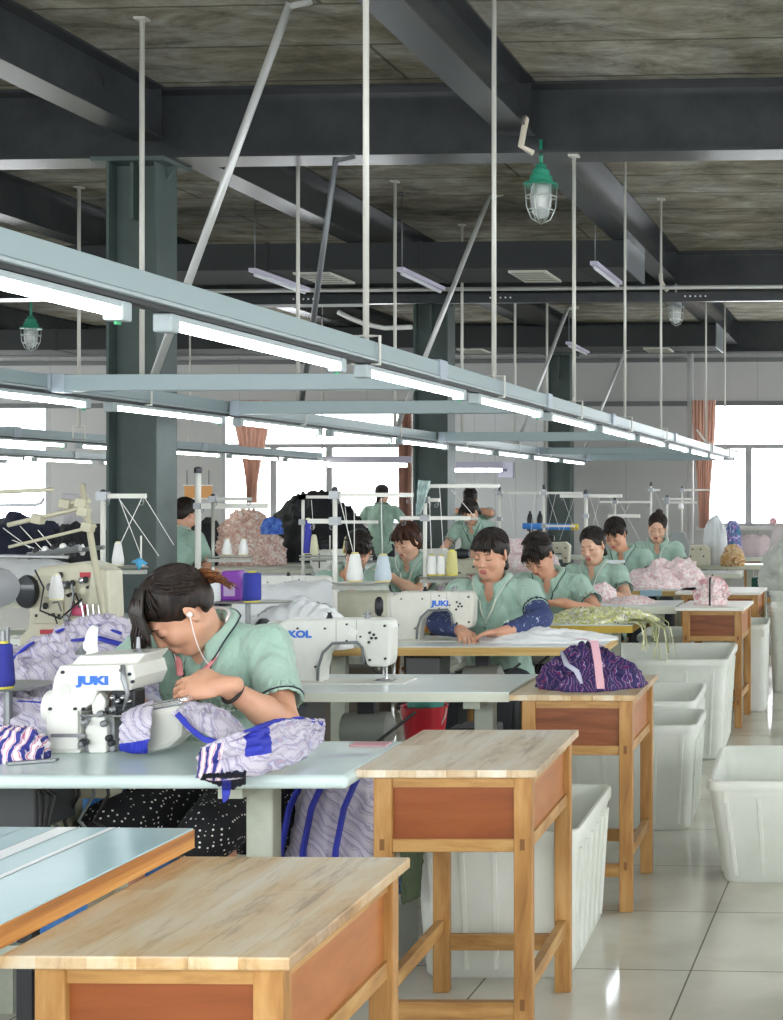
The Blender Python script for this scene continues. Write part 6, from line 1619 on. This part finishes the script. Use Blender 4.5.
patch('hem_fringe', Q_([Gd(200, 780, .762), W(216, 786, 3.375), W(232, 790, 3.37), W(246, 785, 3.37)]), Q_([Gd(203, 775, .785), Gd(218, 775, .79), Gd(232, 773, .79), Gd(246, 772, .79)]), NVY, amp=.004, f=40, parent=g2, k=8)
# pile of garments at the left
def arc_bands(parent, X, Y, z0, specs, rx, h, wd=.022, m=BAND):
    for (a0, a1, yy, s) in specs:
        pts = []
        for q in range(15):
            t = a0 + (a1 - a0) * q / 14
            pts.append(Vector((math.cos(t) * rx * s, yy, max(.01, math.sin(t) * h * s * 1.03))))
        mk('blue_edge', MB().tube(pts, [wd * .35] + [wd * .5] * 13 + [wd * .3], 8, flat=.45), m, parent, True)
pl = heap('garment_pile', 92, 4.45, .75, .27, .26, .27, LAV, 'big pile of striped lavender garments with blue edges behind the overlock machine', 'garment pile', seed=3, amp=.028, f=13, rings=44, segs=120, p=2.0)
arc_bands(pl, 0, 0, 0, [(.5, 2.0, -.03, .98), (2.1, 2.9, -.10, .95)], .27, .27)
mk('blue_edge', MB().tube([(.02, -.16, .24), (.10, -.15, .245), (.18, -.14, .22), (.25, -.13, .15)], [.008, .016, .018, .008], 8, flat=.5), BAND, pl, True)
mk('blue_edge', MB().tube([(-.24, -.15, .10), (-.17, -.22, .06), (-.06, -.25, .03)], [.006, .014, .006], 8, flat=.5), BAND, pl, True)
pl2 = heap('garment_pile', 32, 4.15, .75, .20, .10, .09, LAV, 'low spill of striped garments in front of the big pile at the left', 'garment pile', seed=9, amp=.02, f=18, rings=26, segs=80)
arc_bands(pl2, 0, 0, 0, [(.6, 2.6, -.06, 1.0)], .2, .08, .014)
pl3 = heap('garment_pile', 4, 4.6, .75, .20, .2, .17, LAV, 'striped garments at the left edge behind the dark blue spool', 'garment pile', seed=12, amp=.02, f=15)
arc_bands(pl3, 0, 0, 0, [(.5, 2.4, -.1, 1.0)], .2, .17, .016)
o, _, _ = patch('paper_strip', [W(80, 667, 4.10), W(91, 668, 4.09), W(100, 664, 4.1)], [W(89, 628, 4.13), W(93, 625, 4.13), W(99, 627, 4.13)], mat('paper_white', 'f2f4f4', .7), 'white cloth strip standing against the big garment pile', amp=.001, arch=(0, -.01, 0), k=14)
heap('cloth_bundle', 12, 3.62, .75, .085, .07, .075, MAG, 'magenta and white striped cloth bundle at the left end of the nearest table', seed=5, amp=.014, f=26)
# below the nearest table
b1 = heap('garment_bundle', 342, 4.25, .25, .155, .16, .38, LAV, 'hung bundle of striped garments with blue bands under the right end of the nearest table', 'garment bundle', seed=15, amp=.018, f=12, p=3.5, rings=36, segs=96, ridge=.8)
for x0, s in ((-.10, 1), (-.035, 1), (.06, 1)):
    pts = [Vector((x0 - .03, -.155, .02)), Vector((x0 - .02, -.172, .15)), Vector((x0, -.16, .27)), Vector((x0 + .03, -.10, .37)), Vector((x0 + .06, .0, .40))]
    mk('blue_band', MB().tube(pts, .021, 10, flat=.35), BAND, b1, True)
r = empty('crate', (WX(335, 4.3), 4.3, 0), 0, 'low pale crate under the bundle below the nearest table', 'crate')
mk('crate_body', MB().bx(-.22, .2, -.16, .2, 0, .25), TUB, r, bevel=.01)
mk('crate_rim', MB().bx(-.23, .21, -.17, .21, .22, .25), mat('crate_blue', '2f67a6', .5), r)
heap('cloth_bundle', 313, 4.40, .25, .10, .1, .36, splotch('cloth_navy_floral', [(.4, '1d2446'), (.5, 'dfe3ea'), (.56, '26305c'), (.64, '8aa0b8')], 26, .8, .6), 'navy and white patterned cloth stuffed beside the striped bundle under the table', seed=16, amp=.02, f=14, p=3)
heap('plastic_bag', 108, 4.3, 0, .24, .2, .56, mat('bag_blue', '2f73c4', .25, var='5f9fe0', vs=14, bmp=.8, bs=18), 'shiny blue plastic bag on the floor under the nearest table', 'bag', seed=17, amp=.03, f=8, p=4)
patch('hanging_cloth', [W(400, 846, 4.085), W(424, 847, 4.085)], [W(402, 905, 4.085), W(420, 897, 4.085)], GRN, 'dark olive cloth hanging behind the bare-topped desk on the tub corner', amp=.006, n=14)
patch('hanging_cloth', [W(553, 724, 5.42), W(560, 724, 5.42)], [W(552, 750, 5.42), W(558, 748, 5.42)], GRN, 'dark cloth rag hanging behind the desk with the purple bundle', amp=.004, n=10)
# purple bundle on the third desk
pb = heap('cloth_bundle', 590, 5.06, .75, .185, .17, .118, PURP, 'purple, white and red patterned cloth bundle tied with a pink strip on a desk', seed=21, amp=.022, f=15, rings=40, segs=110, p=1.9)
mk('pink_strip', MB().grid([[(.03 + .04 * t + w, -.10 - .10 * t, .16 * (1 - t) + .012 + .02 * math.sin(t * 3)) for w in (-.014, .014)] for t in [q / 12 for q in range(13)]]), mat('strip_pink', 'd9a9b4', .8), pb, True)
mk('pink_strip', MB().grid([[(-.08 + .13 * t, -.02 + w, .155 + .015 * math.sin(t * 4)) for w in (-.014, .014)] for t in [q / 12 for q in range(13)]]), mat('strip_pink', 'd9a9b4', .8), pb, True)
mk('grey_strip', MB().tube([(-.09, -.07, .13), (-.06, -.13, .09), (-.02, -.16, .07), (.0, -.175, .03)], [.006, .012, .013, .006], 8, flat=.4), mat('strip_grey', 'b9b9cc', .8), pb, True)
heap('cloth_scrap', 628, 5.1, .75, .07, .05, .03, PURP, 'loose purple cloth end lying on the desk right of the pink strip', seed=22, amp=.01, f=25, rings=14, segs=40)
# rosette bundle
rb = MB(); rng = random.Random(5); X0, Z0 = WX(711, 8.98), 8.98
rbr = empty('cloth_bundle', (X0, Z0, .75), 0, 'pink and white bundle of gathered rosettes on the fourth desk', 'cloth')
c = heap('bundle_core', 711, 8.98, 0, .10, .09, .15, PKW, '', parent=rbr, seed=31, amp=.02, f=18); c.location = (0, 0, 0)
for k in range(26):
    a, e = rng.uniform(0, 2 * PI), rng.uniform(.05, 1.25)
    p = Vector((math.cos(a) * math.cos(e) * .105, math.sin(a) * math.cos(e) * .095, .02 + math.sin(e) * .15)); mb = MB()
    mb.tube([p + Vector((math.cos(q * .9) * .026 * (1 - q / 16), -.01 * math.sin(q), math.sin(q * .9) * .026 * (1 - q / 16))) for q in range(14)], .008, 5, flat=.6)
    mk('rosette', mb, PKW if k % 3 else mat('rosette_pink', 'dfaeb4', .8), rbr, True)
mk('black_tie', MB().tube([(.0, -.10, .0), (.0, -.11, .08), (.0, -.08, .17), (.01, 0, .19)], .006, 6), BLACK, rbr)
# cloth on the tables
heap('white_cloth', 545, 6.68, .75, .33, .17, .05, WHC, 'white cloth spread from the sewing woman\'s hands across the plywood-edged table', seed=41, amp=.012, f=14, rings=30, segs=80, p=1.6)
heap('yellow_cloth', 602, 7.78, .75, .32, .22, .055, YGC, 'yellow green and white cloth pieces scattered on the yellow-edged table', seed=42, amp=.018, f=16, rings=30, segs=80)
hc_ = empty('hanging_cloth', (WX(640, 7.75), 7.78, .75), 0, 'yellow green cloth pieces hanging over the right end of the yellow-edged table', 'cloth')
rng = random.Random(8)
for k in range(16):
    x, y = rng.uniform(-.10, .14), rng.uniform(-.25, .2); L = rng.uniform(.12, .26); x1 = .03 + max(x, 0) * .8 + rng.uniform(0, .05)
    w_ = rng.uniform(.014, .03); P = []
    for q in range(9):
        t = q / 8; P.append([(-.08 + x * .3 + (x1 + .08) * min(1, t * 2) + .012 * math.sin(t * 6 + k), y + w, .02 - L * max(0, t - .35) / .65 + .008 * math.sin(t * 9 + k)) for w in (-w_, 0, w_)])
    mk('cloth_strip', MB().grid(P), YGC if k % 2 else mat('cloth_dull_green', '9aa05c', .8), hc_, True)
heap('pink_cloth', 632, 9.1, .75, .17, .12, .035, PKW, 'thin pink patterned cloths on the white table next to the rosette desk', seed=43, amp=.012, f=20)
heap('pink_cloth', 603, 9.25, .75, .08, .08, .12, PKW, 'pale pink cloth in the hands of the woman with pulled back hair', seed=49, amp=.02, f=14)
heap('white_garment_heap', 650, 10.65, .75, .22, .16, .12, PKW, 'low white and pink garment heap on the tan-edged table', seed=44, amp=.03, f=12)
heap('white_garment_heap', 672, 10.85, .75, .24, .16, .19, PKW, 'higher crumpled white and pink garment heap at the right end of the tan-edged table', seed=45, amp=.035, f=13, rings=34, segs=90)
heap('pink_cloth', 640, 11.0, .75, .14, .1, .15, PKW, 'pink cloth in front of the short-haired woman', seed=50, amp=.02, f=14)
heap('white_cloth_mound', 303, 6.35, .75, .24, .16, .20, WHC, 'white cloth mound behind the lockstitch machine with blue lettering', seed=46, amp=.025, f=9, p=2.0)
heap('white_cloth_mound', 250, 6.6, .75, .20, .18, .10, WHC, 'flat white cloth left of the white mound', seed=47, amp=.02, f=9)
heap('white_cloth_mound', 395, 8.1, .75, .34, .18, .11, WHC, 'white cloth spread in front of the bobbed-hair woman in the left column', seed=48, amp=.02, f=9)
heap('grey_sheet', 300, 7.4, .80, .22, .12, .06, mat('cloth_grey_stripe', 'b3b3b6', .7, var='8f8f92', vs=14, bmp=.6), 'grey plastic wrapped sheet in front of the long white machine', seed=51, amp=.02, f=12)
heap('white_cloth_mound', 290, 7.75, .75, .30, .14, .20, WHC, 'white wrapped cloth block lying against the long white machine', seed=52, amp=.012, f=7, p=5)
heap('white_cloth_mound', 20, 9.4, .75, .5, .25, .26, WHC, 'long white cloth stack at the far left behind the beige machines', seed=53, amp=.015, f=7, p=5)
heap('cloth_floral', 468, 10.2, .75, .2, .14, .12, splotch('cloth_mixed', [(.4, 'efefef'), (.5, 'b54656'), (.56, 'f2f2f2'), (.66, '2f62c9')], 16, .8, .6), 'red, white and blue cloth heap behind the front woman', seed=54, amp=.02, f=14)
heap('white_cloth_mound', 518, 13.2, .75, .38, .2, .26, PKW, 'white and pink cloth heap between the bowed woman and the third column', seed=55, amp=.05, f=7)
heap('pink_heap', 247, 14.5, .75, .36, .3, .47, PEACH, 'frilly peach and white garment heap in front of the left far window', seed=61, amp=.06, f=8, rings=40, segs=100)
heap('black_heap', 318, 15.4, .75, .60, .4, .72, BLK, 'tall black cloth heap in front of the left far window', seed=62, amp=.06, f=6, rings=40, segs=100, p=1.7)
heap('black_heap', 205, 14.4, .75, .22, .3, .44, BLK, 'small dark heap left of the peach heap beside the big column', seed=63, amp=.04, f=7)
heap('navy_heap', 20, 12.6, .75, .48, .35, .46, NVY, 'dark navy cloth heap at the far left below the window', seed=64, amp=.05, f=6, p=3)
heap('navy_heap', 82, 12.4, .75, .28, .3, .42, BLK, 'dark cloth heap left of the big column', seed=65, amp=.05, f=7, p=3)
heap('blue_cloth', 272, 13.9, 1.08, .10, .08, .16, mat('cloth_bright_blue', '2b55c8', .7, var='6f9be8', vs=20, bmp=.7), 'small bright blue bundle between peach and black heaps', seed=66, amp=.02, f=16)
heap('dark_cloth', 208, 8.9, .75, .14, .12, .14, splotch('cloth_plum', [(.4, '2c2440'), (.52, '55507a'), (.6, '1d1a2a')], 14, .8, .6), 'plum dark cloth beside the white post', seed=67, amp=.02, f=12)
o, _, _ = patch('hanging_cloth', [W(62, 493, 13.0), W(88, 495, 13.0)], [W(64, 541, 13.0), W(90, 541, 13.0)], mat('sheet_lilac', 'd8d5dc', .8), 'pale lilac sheet hanging left of the big column', amp=.012, n=24)
patch('hanging_cloth', [W(418, 480, 7.5), W(430, 481, 7.5)], [W(415, 516, 7.5), W(421, 515, 7.5)], mat('strip_mint', 'bcd0cc', .8, var='9fb7b4', vs=30), 'pale mint cloth strip hanging from the top of the thread stand', amp=.012, n=14, gather=1)
# right far side
heap('covered_machine', 715, 14.5, .75, .135, .13, .47, mat('cover_white', 'dfe3e4', .8, var='cdd2d4', vs=4, bmp=.4), 'machine under a white ribbed cloth cover in front of the right far window', 'machine cover', seed=71, amp=.012, f=9, p=4)
heap('patterned_bag', 733, 14.6, .78, .085, .08, .42, splotch('bag_violet', [(.36, '4a3a86'), (.47, '2f8d9a'), (.54, '8a4fb0'), (.62, 'd9d9f0'), (.7, '30307a')], 14, .6, .5), 'violet and teal patterned bag right of the white covered machine', 'bag', seed=72, amp=.02, f=10, p=3)
heap('tan_bundle', 733, 14.2, .75, .12, .1, .2, splotch('bundle_tan', [(.4, 'c99a5f'), (.52, 'e3cba6'), (.6, 'a5713b')], 12, .8, .6), 'tan cloth bundle in front of the violet bag', seed=73, amp=.02, f=12)
heap('pink_box_cloth', 755, 16.5, .75, .22, .12, .24, mat('cloth_rose_grey', 'd5c3c5', .8, bmp=.4), 'pale rose cloth block under the right far window sill', seed=74, amp=.01, f=7, p=6)
heap('white_sack', 788, 11.85, .655, .22, .22, .36, mat('sack_white', 'dde0d8', .5, var='c9cdc4', vs=7, bmp=.7, bs=12, trans=.2), 'big translucent white sack on a tub at the right edge', 'sack', seed=75, amp=.045, f=9, p=2.6, lumps=.3)
heap('teal_cloth', 426, 5.5, .60, .07, .06, .06, mat('cloth_teal', '4f9d92', .8, bmp=.6), 'teal cloth crumpled on top of the red bucket', seed=78, amp=.015, f=20, rings=14, segs=40)
cm = heap('covered_chair', 788, 13.2, .70, .19, .16, .50, mat('cover_rose', 'cfc5c4', .8, var='c0b6b6', vs=5, bmp=.4), 'rounded thing under a pale rose cloth cover at the right edge', 'cover', seed=76, amp=.010, f=7, p=5)
mk('pink_knot', MB().sphere((-.14, 0, .52), .035, 10), mat('rosette_pink', 'dfaeb4', .8), cm, True)
r = empty('carton', (WX(758, 13.8), 13.8, 0), 0, 'dark green crate below the white tables near the right far window', 'box')
mk('carton_body', MB().bx(-.06, .06, -.1, .1, 0, .66), mat('crate_green', '1f5a48', .6), r, bevel=.01)
# ------------------------------------------------------------------ light and camera
w = bpy.data.worlds.new('sky'); bpy.context.scene.world = w; w.use_nodes = True
bg = w.node_tree.nodes['Background']; bg.inputs['Color'].default_value = (.93, .97, 1, 1); bg.inputs['Strength'].default_value = 5.0
cam = bpy.data.cameras.new('camera'); co = bpy.data.objects.new('camera', cam); C.objects.link(co)
co.location = (0, 0, EYE); co.rotation_euler = (PI / 2, 0, 0)
cam.sensor_width = 36; cam.lens = 36 * F / 1020
cam.shift_x = -(CX - 391.5) / 1020; cam.shift_y = -(510 - CY) / 1020
cam.clip_start = .05
sc = bpy.context.scene; sc.camera = co
sc.view_settings.view_transform = 'Standard'; sc.view_settings.look = 'None'
sc.view_settings.exposure = 0.62; sc.view_settings.gamma = 1; sc.view_settings.use_curve_mapping = False
